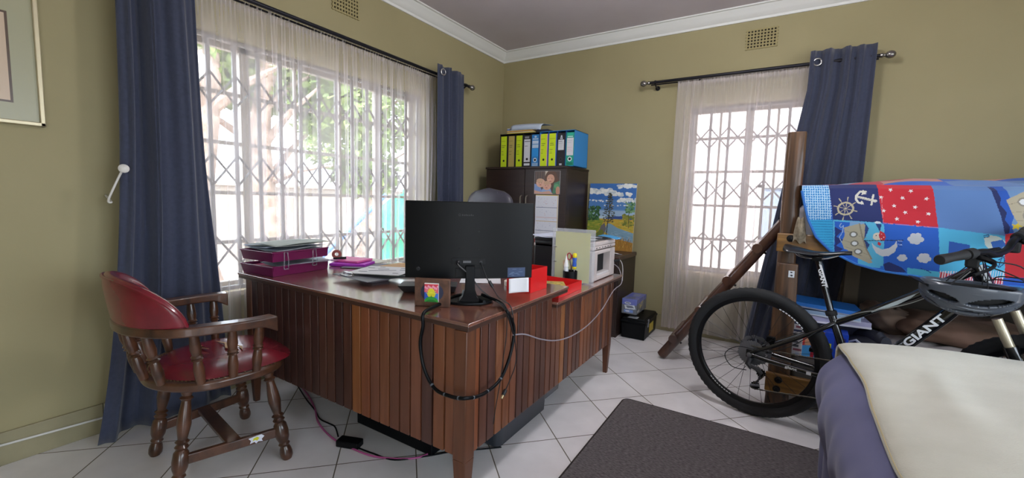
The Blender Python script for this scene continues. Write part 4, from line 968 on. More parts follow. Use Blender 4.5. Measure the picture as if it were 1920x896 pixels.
for i, (body, lc, sty, lb) in enumerate(spec):
    if i < 5: x0 = xa+w5*i+.005; x1 = xa+w5*(i+1)-.004
    else: x0 = xm+w4*(i-5)+.005; x1 = xm+w4*(i-4)-.005
    w_ = x1-x0; z0 = zt+.005; h = .289; y0 = FYf+.004
    t = thing('lever_arch_file', lb, 'file', ((x0+x1)/2, y0, z0), group='lever arch files on the cabinet')
    MB().box((x0, y0, z0), (x1, y0+.27, z0+h)).build('file_cover', mat('file_'+body, body, .5), t, world=True, bevel=.002)
    cv = Cv(34, 140, w_, h, body); rr = random.Random(40+i)
    def scrib(x0_, y0_, x1_, n, c='3c4030', ht=.0035):
        for k in range(n):
            yy = y0_+k*.016; cv.rect(x0_, yy, x0_+(x1_-x0_)*rr.uniform(.6, 1), yy+ht, c)
    hx, hy = w_*.5, h*.80
    if sty in ('full', 'nohole'):
        cv.rect(.004, .0, w_-.006, h, lc); scrib(.010, .045, w_-.012, 1, '4a5210', .002); scrib(.014, .085, w_-.016, 2); scrib(.012, .14, w_*.55, 3, '6a7430')
        if sty == 'full': cv.circ(hx, hy, .0105, '14160c')
    elif sty == 'white':
        cv.rect(.012, .012, w_-.02, .03, '8b8d93'); cv.rect(.004, .04, w_-.006, h*.86, lc); cv.rect(.01, .055, w_-.01, .062, '40424a'); scrib(.012, .1, w_-.014, 1); cv.circ(hx, hy-.01, .0115, '101014'); cv.rect(.006, h*.90, w_-.008, h*.97, 'd8dade'); cv.rect(.014, h*.93, w_-.02, h*.94, '777')if False else None
    elif sty == 'blue':
        cv.circ(hx, .02, .012, 'b8cbe0', .009); cv.rect(.008, .034, w_-.008, .048, 'a5c0dc'); cv.rect(.006, .056, w_-.006, .085, lc); cv.rect(.006, .09, w_-.006, .122, 'b9cfe4'); cv.rect(.006, .127, w_-.006, .2, '2a90d8'); cv.circ(hx, hy, .019, 'd5dfe8'); cv.circ(hx, hy, .011, '0e1420'); cv.rect(.008, h*.89, w_-.01, h*.99, '8fb0d0'); scrib(.014, h*.92, w_-.016, 1, '33445a')
    elif sty == 'short':
        cv.poly([(hx-.012, .055), (hx-.004, .02), (hx+.006, .02), (hx+.013, .055)], 'c6cbd4'); cv.circ(hx, .045, .004, '25252b'); cv.rect(.008, .06, w_-.012, .15, lc); scrib(.014, .072, w_-.018, 2, '44464e'); scrib(.014, .105, w_-.02, 2, '9a9ca4', .002); cv.ring(hx, hy, .012, .003, '4a4a52'); cv.circ(hx, hy, .0095, '08080a'); cv.rect(hx-.014, h*.93, hx+.012, h*.985, 'c9cbd0')
    else:
        cv.rect(.008, .006, w_-.01, .024, '35b89c'); cv.rect(.012, .03, w_-.014, .042, 'a8ddd0'); cv.rect(.006, .048, w_-.006, .2, lc); scrib(.012, .07, w_-.012, 2, '8fa9b8', .002); scrib(.012, .13, w_-.012, 3, 'd9a2a8', .002); cv.circ(hx, hy-.0, .02, 'd8e6e4'); cv.circ(hx, hy, .0115, '0c1414'); cv.rect(.01, h*.90, w_-.01, h*.98, '147a60')
    panel(cv, lambda u, v: (x0+w_*u, y0-.0012, z0+h-h*v)).build('spine_label', M_vc, t, world=True)
# papers and a leaflet stack on the black box
zb = zt+.3155
single('loose_paper', MB().grid(lambda u, v: (onY(956, 240, FYf).x+.33*u+.04*v, FYf+.006+.22*max(0, v-.1), zb+.034+.052*min(1, v*4)**.6+.006*math.sin(u*3)-.012*u*(1-v)), 12, 8), mat('blue_white_paper', 'c2cfe2', .7), 'large pale blue paper draped over the stack on the black file box', 'paper', solid=.0012)
t = thing('leaflet_stack', 'stack of leaflets with yellow and blue edges on the black file box', 'leaflets', (onY(970, 245, FYf).x, FYf+.1, zb))
xs0 = onY(949.5, 244, FYf).x; cols = ['d8c23a', 'c9c3b4', 'd09a2c', 'cdc8c0', '3a55a8', 'c4ccd8', 'd0d4c4']
for i in range(6):
    mb = MB().box((xs0, FYf+.012+.003*(i % 2), zb+.0005+i*.0088), (xs0+.30-.01*(i % 3), FYf+.22, zb+.0088+i*.0088)); mb.build('leaflet', mat('leaflet_%d' % i, cols[i], .7), t, world=True)
mb = MB().box((xs0+.30, FYf+.05, zb+.001), (xs0+.42, FYf+.22, zb+.03)); 
single('dark_notebook', mb, mat('notebook', '2a3348', .6), 'small dark notebook on the black file box right of the leaflets', 'notebook', bevel=.003)

# ================================================================ LOW CABINET + LANDSCAPE PAINTING
lc = thing('low_cabinet', 'low dark brown cabinet between the tall cabinet and the far window', 'cabinet', (-1.3, 3.44, 0))
lx0, lx1, ly0, ly1, lz = -1.585, -1.085, 3.43, YB-.015, .69
MB().box((lx0, ly0+.01, .0), (lx1-.01, ly1, lz-.035)).build('carcass', M_wenge, lc, world=True, bevel=.002)
MB().box((lx0-.0, ly0-.01, lz-.035), (lx1, ly1, lz)).build('cabinet_top', mat('wenge_top', '4a342c', .35, wood=('38261f', (40, 3, 3))), lc, world=True, bevel=.008, seg=3)
MB().box((lx0+.01, ly0, .06), (lx1-.02, ly0+.012, lz-.045)).build('door', M_wenge, lc, world=True, bevel=.002)
sheet('loose_paper', 'crumpled white paper on the low cabinet below the painting', -1.19, 3.60, lz+.004, .2, .13, .1, M_paper, .004)
A = Vector((-1.568, 3.90, 1.30)); px0, px1 = -1.565, -1.115; pz0, pz1 = lz, 1.312
cv = Cv(190, 250, .45, .61, '3f73b8'); rr = random.Random(12)
cv.rect(0, .30, .45, .42, 'cfdde2'); cv.rect(0, .24, .45, .32, 'b9d2e2', .7); cv.rect(0, .15, .45, .25, '5c8cc4', .7)
def cl(x, y, w_, h, n=26):
    for i in range(n): cv.circ(x+rr.uniform(-w_, w_), y+rr.uniform(-h, h)*.4, rr.uniform(.35, .8)*h, rr.choice(['dfe3e0', 'eceeea', 'c9d2d6', 'f2f2ec']), rr.uniform(.25, .5)*h)
cl(.37, .025, .09, .03); cl(.13, .07, .12, .04, 34); cl(.28, .095, .12, .035, 30); cl(.06, .075, .05, .03); cl(.36, .15, .09, .03, 26); cl(.10, .16, .10, .015, 14); cl(.30, .20, .14, .016, 14)
cv.poly([(.18, .315), (.25, .30), (.34, .295), (.45, .31), (.45, .33), (.18, .33)], '33508e')
cv.rect(0, .325, .45, .61, 'c9a93c'); 
for i in range(60): cv.circ(rr.uniform(.18, .45), rr.uniform(.33, .44), .02, rr.choice(['d4b845', 'b9973a', 'a9a43c', 'c2b04e']), .004)
cv.poly([(0, .33), (.16, .34), (.14, .40), (.06, .49), (0, .52)], '8c9a34')
for i in range(50): cv.circ(rr.uniform(0, .13), rr.uniform(.35, .46), .015, rr.choice(['a4a83c', '6f8a30', 'b5a840', '7f9636']), .004)
cv.poly([(.20, .365), (.235, .37), (.30, .405), (.45, .445), (.45, .53), (.38, .53), (.27, .50), (.22, .47), (.17, .44)], '7fa3b8')
for i in range(30): cv.circ(rr.uniform(.22, .43), rr.uniform(.43, .51), .018, rr.choice(['8fb2c6', '6e93ac', 'a3c0cc']), .003)
cv.poly([(.14, .39), (.17, .36), (.19, .42), (.15, .52), (.10, .50)], '6e6a6c'); cv.poly([(.0, .53), (.15, .42), (.17, .45), (.08, .61), (0, .61)], '6f7a34')
cv.poly([(.20, .50), (.30, .505), (.45, .53), (.45, .61), (.08, .61)], 'a9782c')
for i in range(110):
    x = rr.uniform(.1, .45); y = rr.uniform(.52, .61); cv.line([(x, y), (x+rr.uniform(-.01, .01), y-rr.uniform(.01, .05))], .003, rr.choice(['c2903a', '8a5f24', 'd0a850', '6b5a2a', '9b7a30']))
for i in range(150): cv.circ(rr.uniform(.0, .115), rr.uniform(.215, .34), rr.uniform(.004, .012), rr.choice(['2f5a34', '3c6b3a', '264a30', '55804a']))
for i in range(60): cv.circ(rr.uniform(.36, .44), rr.uniform(.17, .26), rr.uniform(.004, .012), rr.choice(['5c8a5a', '3f6f44', '7ba070']))
for i in range(80): cv.circ(rr.uniform(.34, .45), rr.uniform(.28, .38), rr.uniform(.006, .014), rr.choice(['8c8a34', '6f7a30', 'a59a3c']))
cv.line([(.395, .25), (.40, .40)], .004, '4a4030'); cv.line([(.205, .10), (.21, .25), (.20, .38), (.195, .47)], .008, '3a3630')
for k in range(15):
    y = .095+k*.018; wd = .012+.0042*k
    if k > 11: wd *= .8
    for j in range(14): cv.circ(.207+rr.uniform(-wd, wd), y+rr.uniform(-.006, .006), rr.uniform(.004, .01), rr.choice(['37412f', '2f3a2c', '4d4a38', '5a5540']), .004)
t = thing('landscape_painting', 'unframed landscape painting of trees and a stream leaning on the wall on the low cabinet', 'painting', (-1.34, 3.86, lz))
def pt(u, v, e=0): return (px0+(px1-px0)*u, 3.855+.05*(1-v)-e, pz1-(pz1-pz0)*v+.001)
panel(cv, lambda u, v: pt(u, v, .0008)).build('painted_face', M_vc, t, world=True)
vs = [pt(0, 0), pt(1, 0), pt(1, 1), pt(0, 1)]; vs += [(a_, b_+.018, c_) for a_, b_, c_ in vs]
MB().add(vs, [(0, 1, 2, 3), (7, 6, 5, 4), (0, 4, 5, 1), (1, 5, 6, 2), (2, 6, 7, 3), (3, 7, 4, 0)], sm=False).build('canvas_stretcher', mat('canvas_edge', 'cfc6a8', .8), t, world=True)

# ================================================================ TOOLBOX, BATTERY BOX
tb = thing('toolbox', 'black plastic toolbox on the floor beside the low cabinet', 'toolbox', (-.965, 3.68, 0))
def frus(mb, x0, x1, y0, y1, z0, z1, d, m=0):
    vs = [(x0+d, y0+d, z0), (x1-d, y0+d, z0), (x1-d, y1-d, z0), (x0+d, y1-d, z0), (x0, y0, z1), (x1, y0, z1), (x1, y1, z1), (x0, y1, z1)]
    mb.add(vs, [(3, 2, 1, 0), (4, 5, 6, 7), (0, 1, 5, 4), (1, 2, 6, 5), (2, 3, 7, 6), (3, 0, 4, 7)], m, None, False); return mb
frus(MB(), -1.072, -.868, 3.495, 3.89, .001, .135, .006).build('tub', M_black, tb, world=True, bevel=.006)
mb = frus(MB(), -1.062, -.878, 3.505, 3.88, .155, .175, -.008); mb.box((-1.076, 3.49, .136), (-.864, 3.895, .156)); mb.build('lid', M_black, tb, world=True, bevel=.005)
MB().tube(smooth_path([(-.97, 3.58, .176), (-.97, 3.60, .20), (-.97, 3.69, .205), (-.97, 3.78, .20), (-.97, 3.80, .176)], 4), .009, 8).build('handle', M_black, tb, world=True)
MB().box((-.869, 3.57, .10), (-.862, 3.60, .165)).build('latch', mat('latch_grey', '8a8e96', .4), tb, world=True, bevel=.002)
MB().box((-.8675, 3.63, .04), (-.8655, 3.76, .115)).build('yellow_sticker', mat('sticker_yellow', 'c9b43a', .5), tb, world=True)
MB().box((-1.02, 3.505, .176), (-.94, 3.57, .177)).build('paper_label', mat('label_pale', 'b9c0c6', .5), tb, world=True)
bb = thing('clear_plastic_box', 'clear box with blue packaging and tools, stacked on the black toolbox', 'box', (-1.03, 3.62, .178))
frus(MB(), -1.115, -.955, 3.475, 3.56, .180, .33, .002).build('box_shell', mat('clear_box', 'dfe6f2', .12, alpha=.35), bb, world=True, bevel=.004) if False else None
x0, x1, y0, y1, z0, z1 = -1.075, -.945, 3.50, 3.80, .2065, .335
MB().box((x0, y0, z0), (x1, y1, z1)).build('box_shell', mat('clear_box', 'dfe6f2', .12, alpha=.22), bb, world=True, bevel=.004)
cv = Cv(60, 60, .13, .13, '2b2f3c'); cv.rect(0, 0, .13, .05, '2038b8'); cv.circ(.05, .035, .028, 'e8eaf2', .010); cv.circ(.05, .035, .02, '20306a', .005)
cv.poly([(.02, .055), (.11, .05), (.12, .085), (.03, .09)], 'e6eaf0'); cv.poly([(.03, .06), (.09, .058), (.11, .075), (.05, .08)], '182248'); cv.rect(.02, .095, .10, .12, '3f78d0'); cv.circ(.05, .107, .02, 'd6dce8', .008)
panel(cv, lambda u, v: (x0+.003+(x1-x0-.006)*u, y0+.003, z1-.003-(z1-z0-.006)*v)).build('front_insert', M_vcg, bb, world=True)
cv = Cv(120, 60, .3, .13, '30343c'); cv.rect(0, 0, .3, .04, '2038b8'); cv.line([(.06, .13), (.06, .0)], .006, 'd8cfa0'); cv.line([(.2, .13), (.2, .0)], .006, 'd8dce0'); cv.poly([(.08, .05), (.19, .03), (.17, .08), (.10, .10)], 'c9b050'); cv.poly([(.1, .05), (.15, .045), (.14, .07)], '5a6a9a'); cv.rect(.02, .1, .09, .12, 'd8dcd4')
for i in range(4): cv.rect(.025+i*.018, .1, .028+i*.018, .12, '30343c')
panel(cv, lambda u, v: (x1-.003, y0+.003+(y1-y0-.006)*u, z1-.003-(z1-z0-.006)*v)).build('side_insert', M_vcg, bb, world=True)
cv = Cv(60, 120, .13, .3, '2440c0'); cv.rect(.0, .06, .13, .07, 'c8bc90'); cv.poly([(.02, .02), (.10, .05), (.08, .14), (.03, .1)], '303c70'); cv.rect(.04, .16, .1, .26, '6a7ab0')
panel(cv, lambda u, v: (x0+.003+(x1-x0-.006)*u, y1-.003-(y1-y0-.006)*(1-v) if False else y0+.003+(y1-y0-.006)*v, z1-.004)).build('top_insert', M_vcg, bb, world=True)

# ================================================================ UNDER THE DESK
single('subwoofer_box', MB().box((-1.72, 1.33, .002), (-1.22, 1.62, .16)), M_black, 'low black box on the floor under the front of the desk', 'box', bevel=.004)
def bin_(x0, x1, y0, y1, h, nm, label, mt):
    t = thing(nm, label, 'storage box', ((x0+x1)/2, (y0+y1)/2, 0)); n = 8; r = .05
    def out(o, z):
        p = []
        for cx_, cy_, a0 in ((x1-r, y1-r, 0), (x0+r, y1-r, PI/2), (x0+r, y0+r, PI), (x1-r, y0+r, 3*PI/2)):
            for i in range(n+1): a = a0+PI/2*i/n; p.append(Vector((cx_+(r+o)*math.cos(a), cy_+(r+o)*math.sin(a), z)))
        return p
    rings = [out(-.03, .001), out(-.018, .012), out(-.006, h*.7), out(0, h-.03), out(.008, h-.028), out(.008, h)]
    k = len(rings[0]); vs = [p for q in rings for p in q]; fs = [tuple(range(k-1, -1, -1)), tuple(range(5*k, 6*k))]
    for a in range(5): fs += [(a*k+i, a*k+(i+1) % k, (a+1)*k+(i+1) % k, (a+1)*k+i) for i in range(k)]
    MB().add(vs, fs).build('tub', mt, t, world=True)
    MB().box((x0+.02, y0+.02, h), (x1-.02, y1-.02, h+.008)).build('lid', mt, t, world=True, bevel=.003)
bin_(-1.23, -.985, 1.52, 2.02, .30, 'storage_box', 'dark grey plastic storage box on the floor under the desk corner', mat('charcoal_plastic', '2f343c', .4))
bin_(-1.27, -1.035, 2.06, 2.30, .24, 'storage_box', 'smaller smoky clear storage box behind the dark grey one under the desk', mat('smoky_plastic', '6a6a6e', .25))
# adapter + cables on floor
ad = onZ(652, 832, .015); ad = Vector((ad.x, ad.y+.01, 0))
t = thing('power_adapter', 'black power adapter brick on the tiles in front of the desk', 'power adapter', ad, math.radians(20))
MB().box((-.055, -.026, .001), (.055, .026, .032)).build('adapter_body', M_black, t, bevel=.005, seg=3)
def fl(pts, z): return smooth_path([onZ(a, b, z) for a, b in pts], 6)
r_ = .0035
single('floor_cable', MB().tube(fl([(549, 708), (572, 745), (590, 768), (600, 785), (615, 793), (628, 800), (634, 818)], .005), r_, 7), M_black, 'thin black cord running from under the desk to the adapter brick', 'cord')
single('floor_cable', MB().tube(fl([(668, 838), (700, 850), (740, 862), (800, 855), (850, 846), (900, 842), (940, 838)], .005), r_, 7), M_black, 'thin black cord running from the adapter along the floor under the desk corner', 'cord')
single('pink_cable', MB().tube(fl([(553, 710), (577, 740), (590, 765), (597, 792), (622, 820), (655, 838), (700, 855), (760, 860), (800, 852), (820, 830)], .006), .0042, 7), mat('pink_cable', 'b4568c', .4), 'pink cable curving over the tiles in front of the desk', 'cable')

# ================================================================ MONITOR CABLES
FX, SX = 1.115, -.858
def L(px, py): return onY(px, py, FX)
def Rr(px, py): return onX(px, py, SX)
loop = [onZ(908, 566, DZ+.02), onZ(880, 552, DZ+.02), onZ(850, 556, DZ+.016), onZ(825, 570, DZ+.012), Vector((-1.075, 1.125, DZ+.008)), L(793, 612), L(788, 645), L(795, 690), L(815, 728), Vector((*onY(845, 743, 1.105).xy, onY(845, 743, 1.105).z)), Vector((-.858, 1.105, onY(872, 746, 1.105).z)), Rr(905, 739), Rr(935, 715), Rr(952, 680), Rr(962, 640), Rr(963, 610), Vector((SX, Rr(950, 583).y, DZ+.004)), onZ(938, 567, DZ+.012), mw(.05, -.03, .03)]
lc_ = thing('monitor_cable', 'thick black sleeved cable hanging in a big loop over the desk corner', 'cable', (-.9, 1.15, DZ))
path = smooth_path(loop, 8)
MB().tube(path, .0065, 10).build('sleeve', M_black, lc_, world=True)
for i in range(62, 98, 7):
    MB().tube([path[i], path[i]+(path[i+1]-path[i]).normalized()*.006], .0072, 10).build('sleeve_wrap', mat('wrap_grey', '5a6068', .3), lc_, world=True)
M_plug = mat('plug_black', '1a1a1d', .4)
def pcable(name, label, pts, r, mt, plugs=()):
    t = thing(name, label, 'cable', pts[0]); MB().tube(smooth_path(pts, 7), r, 8).build('cord', mt, t, world=True)
    for a, b, rr_, m_ in plugs: MB().tube([a, b], rr_, 10).build('plug', m_, t, world=True)
pL = mw(-.05, -.016, z0*0+.092+.073); 
pcable('video_cable', 'black cable running from the left port behind the monitor to the desk edge', [pL, pL+Vector((.01, -.01, -.012)), mw(-.005, -.035, .115), mw(.05, -.05, .05), mw(.10, -.06, .010)+Vector((0, 0, .006)), Vector((SX-.004, Rr(952, 585).y-.01, DZ+.008)), Rr(962, 625)], .0035, M_plug, [(pL, pL+Vector((.004, -.006, -.006)), .008, M_plug)])
pR = mw(.045, -.016, .092+.073)
pcable('power_cable', 'thin black cable from the right port behind the monitor with an inline lump', [pR, mw(.052, -.022, .145), mw(.07, -.030, .10), mw(.088, -.036, .075), mw(.11, -.04, .035), mw(.13, -.05, .012), Vector((SX-.002, Rr(957, 580).y+.01, DZ+.006)), Rr(966, 640), Rr(967, 680), Rr(955, 715), Rr(947, 733)], .0022, M_plug, [(mw(.080, -.033, .088), mw(.094, -.037, .064), .007, M_plug), (Rr(948, 731), Rr(943, 741), .008, M_plug), (Rr(943, 741), Rr(940, 747), .0055, mat('usb_metal', 'c9b48a', .3, .8))])
pcable('black_cable', 'thin black cable hanging straight down the slatted side of the desk', [Vector((SX-.004, Rr(952, 590).y, DZ+.006)), Rr(950, 625), Rr(944, 670), Rr(938, 715), Rr(930, 760), Rr(925, 795)], .0018, M_plug)
pcable('grey_cable', 'grey cable sagging along the slatted side of the desk to the printer', [Rr(962, 628), Rr(985, 627), Rr(1015, 636), Rr(1045, 638), Rr(1075, 628), Rr(1105, 607), Rr(1130, 578), Rr(1150, 545), Vector((SX-.01, 2.80, .60)), Vector((-.90, 2.84, .68)), Vector((-.925, 2.80, .72))], .003, mat('grey_cable', '8f8890', .4))
pcable('printer_cable', 'white-ended cable hanging behind the printer', [Vector((-.925, 2.795, .745)), Vector((-.90, 2.84, .745)), Vector((-.885, 2.86, .70)), Vector((-.885, 2.87, .60))], .0028, mat('cable_white', 'b9b6b6', .4), [(Vector((-.925, 2.79, .745)), Vector((-.90, 2.825, .747)), .008, M_plug)])
# ================================================================ BUNK BED
M_log = mat('dark_log', '6a4c34', .45, wood=('2c1d15', (34, 34, 1.6)), bump=None, coat=.15)
M_plk = mat('amber_plank', '9a6f34', .4, wood=('5f3f1c', (2, 14, 26)), coat=.2)
M_bolt = mat('bolt_head', '1c1c1f', .45, .6)
bunk = thing('bunk_bed', 'rustic dark wooden bunk bed standing against the far wall', 'bunk bed', (.05, 2.84, 0))
BX_0, BX_1, BY0, BY1 = 0.0, 2.15, 2.79, 3.68
def post(x0, y0, w_, d_, h, wt, seed, name='post'):
    rnd = random.Random(seed); n = 14; k = 12; vs = []
    for j in range(k+1):
        z = h*j/k; wv = w_+(wt-w_)*j/k
        for i in range(n):
            a = 2*PI*i/n; e = .55; c, s_ = math.cos(a), math.sin(a)
            x = x0+w_/2+(wv/2+.002*math.sin(z*9+seed+i))*math.copysign(abs(c)**e, c); y = y0+d_/2+d_/2*math.copysign(abs(s_)**.7, s_)
            vs.append((x-(w_-wt)*.12*j/k, y, z))
    fs = [tuple(range(n-1, -1, -1)), tuple(k*n+i for i in range(n))]
    for j in range(k): fs += [(j*n+i, j*n+(i+1) % n, (j+1)*n+(i+1) % n, (j+1)*n+i) for i in range(n)]
    return MB().add(vs, fs).build(name, M_log, bunk, world=True, bevel=.004, angle=50)
post(.008, 2.80, .088, .085, 1.548, .088, 1)
post(.005, 2.763, .115, .036, .83, .10, 2, 'post_facing')
post(BX_1-.1, 2.80, .1, .09, 1.55, .09, 3); post(.008, BY1-.09, .088, .085, 1.548, .088, 4); post(BX_1-.1, BY1-.09, .1, .09, 1.55, .09, 5)
for z0, z1 in ((.895, .995), (.105, .212)):
    MB().box((.0, 2.752 if z0 > .5 else 2.735, z0), (BX_1, 2.783 if z0 > .5 else 2.762, z1)).build('side_rail', M_plk, bunk, world=True, bevel=.005)
    MB().box((.0, BY1+.001, z0), (BX_1, BY1+.03, z1)).build('side_rail', M_plk, bunk, world=True, bevel=.005)
    for dz, dx in ((.075, .062), (.022, .057)):
        yb = 2.752 if z0 > .5 else 2.735
        MB().lathe([(.019, .0), (.0185, .003), (.010, .006), (.010, .010), (0, .012)], (dx, yb, z0+dz), (0, -1, 0), 18).build('bolt', M_bolt, bunk, world=True)
for x in (BX_0+.02, BX_1-.07):
    for z0, z1 in ((.90, .99), (.11, .2), (1.25, 1.34)):
        if x < .5 and z0 > 1.2: continue
        MB().box((x, 2.87, z0), (x+.03, BY1-.09, z1)).build('end_rail', M_log, bunk, world=True, bevel=.005)
for z in (.90, .11):
    mb = MB(); 
    for i in range(9): MB().box((.12+i*.225, 2.784, z), (.12+i*.225+.09, BY1, z+.018)).build('slat', M_log, bunk, world=True)
MB().box((.0, 2.752, .735), (.045, 2.7635, .79)).build('sticker_plate', M_white, bunk, world=True) if False else None
t = thing('white_sticker', 'small white sticker on the wooden bed post below the amber rail', 'sticker', (.105, 2.76, .78))
cs = onY(1484, 514, 2.758)
cv = Cv(30, 36, .026, .03, 'd5dae0'); cv.circ(.012, .007, .005, '1c2230', .003); cv.circ(.013, .021, .006, '2c3440', .004); cv.circ(.008, .025, .003, 'd5dae0')
panel(cv, lambda u, v: (cs.x-.014+.028*u, cs.y, cs.z+.018-.036*v)).build('printed_face', M_vc, t, world=True)
MB().box((cs.x-.014, cs.y+.0004, cs.z-.018), (cs.x+.014, cs.y+.004, cs.z+.018)).build('sticker_back', M_paper, t, world=True)
# dark board at the back of the lower bunk
M_dbr = mat('dark_brown_board', '2e251a', .8, noise=('251d15', 5), bump=(40, .3, .003))
MB().box((.40, BY1-.12, .22), (.48, BY1-.095, .89)).build('back_stile', mat('back_stile_wood', '463927', .7), bunk, world=True, bevel=.004)
MB().box((.40, BY1-.09, .22), (2.05, BY1-.075, .89)).build('back_board', M_dbr, bunk, world=True, bevel=.003)
# mattresses
M_mt = mat('mattress_ticking', '4a4440', .85, noise=('3b3632', 8))
single('mattress', MB().box((.10, 2.80, .130), (2.04, BY1-.005, .30)), M_mt, 'dark mattress on the lower bunk under the toys and cushions', 'mattress', bevel=.04, seg=4)
single('mattress', MB().box((.115, 2.815, .92), (2.04, BY1-.02, 1.165)), mat('upper_mattress', '8f8f96', .8), 'mattress on the upper bunk under the nautical duvet', 'mattress', bevel=.05, seg=4)

# ---------------------------------------------------------------- nautical patchwork duvet (front drop + top)
YF = 2.738
def dq(px, py): p = onY(px, py, YF); return (p.x, 1.262-p.z)          # (x, distance down) on the drop
W_, H_ = 2.05, .46; NXp, NYp = 1708, 383
cv = Cv(NXp, NYp, W_, H_, '2f62c0')
def P_(pts): return [dq(*p) for p in pts]
def poly(pts, c, al=1): cv.poly(P_(pts), c, al)
def lin_(pts, w, c): cv.line(P_(pts), w*.00205, c)
def ell(px, py, rx, ry, c, a=0):
    x, y = dq(px, py); cv.circ(x, y, rx*.00205, c, ry*.00205, a=a)
S = .00205
poly([(1500, 340), (1555, 340), (1556, 412), (1500, 412)], '2a86cc')
for i in range(13): x0 = 1501+i*4.4; lin_([(x0, 340), (x0+1, 412)], 1.5, 'b9dcf2')
for i in range(16): lin_([(1500, 343+i*4.6), (1557, 346+i*4.6)], 1.5, 'b9dcf2')
poly([(1500, 412), (1559, 413), (1562, 500), (1500, 480)], '2fa3d8')
for i in range(15): lin_([(1500, 414+i*4.8), (1562, 417+i*4.8)], 1.6, '1f7fb4')
poly([(1553, 340), (1645, 340), (1653, 421), (1560, 414)], '1d2a66')
poly([(1643, 340), (1748, 340), (1757, 427), (1653, 419)], 'c92233')
poly([(1746, 340), (1860, 340), (1876, 442), (1757, 427)], '5c82bc')
poly([(1858, 340), (1920, 340), (1920, 436), (1876, 440)], '2356b4')
poly([(1560, 413), (1655, 420), (1652, 505), (1562, 495)], '56b4dc')
poly([(1651, 419), (1758, 427), (1757, 512), (1650, 505)], '1f5fc4')
poly([(1757, 427), (1876, 441), (1880, 530), (1757, 512)], '4fb4de')
poly([(1876, 436), (1920, 433), (1990, 430), (1990, 540), (1880, 535)], 'c52430')
# repeats of the pattern to the right of the frame
poly([(1985, 340), (2120, 340), (2120, 440), (1985, 440)], '1d2a66'); poly([(2120, 340), (2290, 340), (2290, 450), (2120, 440)], '2a86cc')
poly([(1985, 440), (2120, 440), (2120, 545), (1985, 540)], '1f5fc4'); poly([(2120, 440), (2290, 450), (2290, 560), (2120, 545)], 'c92233')
# bottom band
poly([(1552, 484), (1600, 496), (1660, 508), (1662, 530), (1560, 520)], '1c58c4'); poly([(1650, 500), (1700, 507), (1760, 512), (1760, 530), (1650, 530)], '1f6fd0')
poly([(1655, 497), (1665, 492), (1690, 503), (1700, 512), (1660, 512)], '1b2a6a'); poly([(1700, 503), (1760, 509), (1760, 530), (1700, 530)], '52b9d8')
poly([(1757, 509), (1880, 521), (1880, 545), (1757, 530)], 'c23446')
for i in range(26): lin_([(1759+i*4.7, 507), (1755+i*4.7, 535)], 1.5, 'e8d8dc')
poly([(1876, 520), (1990, 520), (1990, 560), (1876, 560)], '1f56b8')
# anchor and ship's wheel
KH = 'b9b094'
x, y = dq(1583, 393); cv.ring(x, y, 14.5*S, 4*S, KH)
for i in range(8):
    a = i*PI/4+.25; lin_([(1583+3*math.cos(a), 393+3*math.sin(a)), (1583+14*math.cos(a), 393+14*math.sin(a))], 1.2, KH); lin_([(1583+16*math.cos(a), 393+16*math.sin(a)), (1583+21.5*math.cos(a), 393+21.5*math.sin(a))], 2.2, KH)
cv.circ(x, y, 2.6*S, KH)
WH = 'd6d3c6'
lin_([(1604, 371), (1635, 378)], 5, WH); lin_([(1636, 368), (1632, 386)], 4, WH); ell(1639, 379, 4, 3.4, WH)
lin_([(1622, 362), (1611, 362), (1604, 369), (1603, 376), (1607, 382), (1615, 384)], 4.4, WH); poly([(1617, 358), (1623, 366), (1613, 368)], WH); poly([(1609, 384), (1618, 386), (1614, 378)], WH)
lin_([(1605, 372), (1633, 378)], 1.2, '8f8c80')
# stars
for (px, py) in ((1651, 372), (1691, 373), (1735, 374), (1675, 388), (1714, 390), (1655, 397), (1695, 400), (1739, 402), (1679, 412), (1718, 417), (1669, 358), (1707, 360), (2150, 480), (2190, 500), (2170, 520), (2220, 480)):
    x, y = dq(px, py); cv.star(x, y, 4.8*S, 'e6dfe0', a=-PI/2+px*.3)
# boat panel
def boat(ox, oy, k=1, fl=1):
    q = lambda a, b: (ox+fl*a*k, oy+b*k)
    poly([q(0, 0), q(45, 4), q(45, 88), q(0, 75)], '1f62c8'); 
    for i in range(5): poly([q(0, 10+i*17), q(14+3*math.sin(i), 18+i*17), q(2, 30+i*17)], '1b2b6e')
    poly([q(28, 0), q(80, 5), q(80, 30), q(28, 20)], '7ea6cf'); poly([q(55, 2), q(92, 6), q(92, 85), q(70, 80), q(52, 40)], '58b6dc')
    poly([q(56, 3), q(64, 14), q(56, 34), q(52, 20)], '23407e'); poly([q(56, 34), q(66, 44), q(60, 56), q(54, 46)], '23407e')
    poly([q(30, 13), q(54, 5), q(57, 8), q(55, 35), q(62, 60), q(72, 78), q(66, 80), q(36, 66), q(27, 56), q(32, 40)], 'aca48e')
    for a in (.3, .55, .8): lin_([q(30+2*a, 15+60*a), q(56+12*a, 10+70*a)], .8, '8e8672')
    for (a, b) in ((42, 24), (46, 42), (52, 60)):
        x, y = q(a, b); ell(x, y, 8.2*k, 7.6*k, '7f7a6e'); ell(x, y, 5*k, 4.6*k, 'dfe2e4')
    lin_([q(12, 4), q(9, 9), q(12, 12), q(16, 8), q(15, 20), q(9, 30), q(14, 40)], 1.6, '9db8de')
boat(1563, 416)
poly([(1580, 428), (1609, 421), (1614, 425), (1614, 442), (1622, 467), (1633, 487), (1609, 479), (1582, 468), (1577, 456), (1582, 442)], 'b0a891')
for a in ((1584, 434, 1618, 448), (1581, 452, 1622, 466), (1583, 464, 1629, 480)): lin_([a[:2], a[2:]], .9, '8e8672')
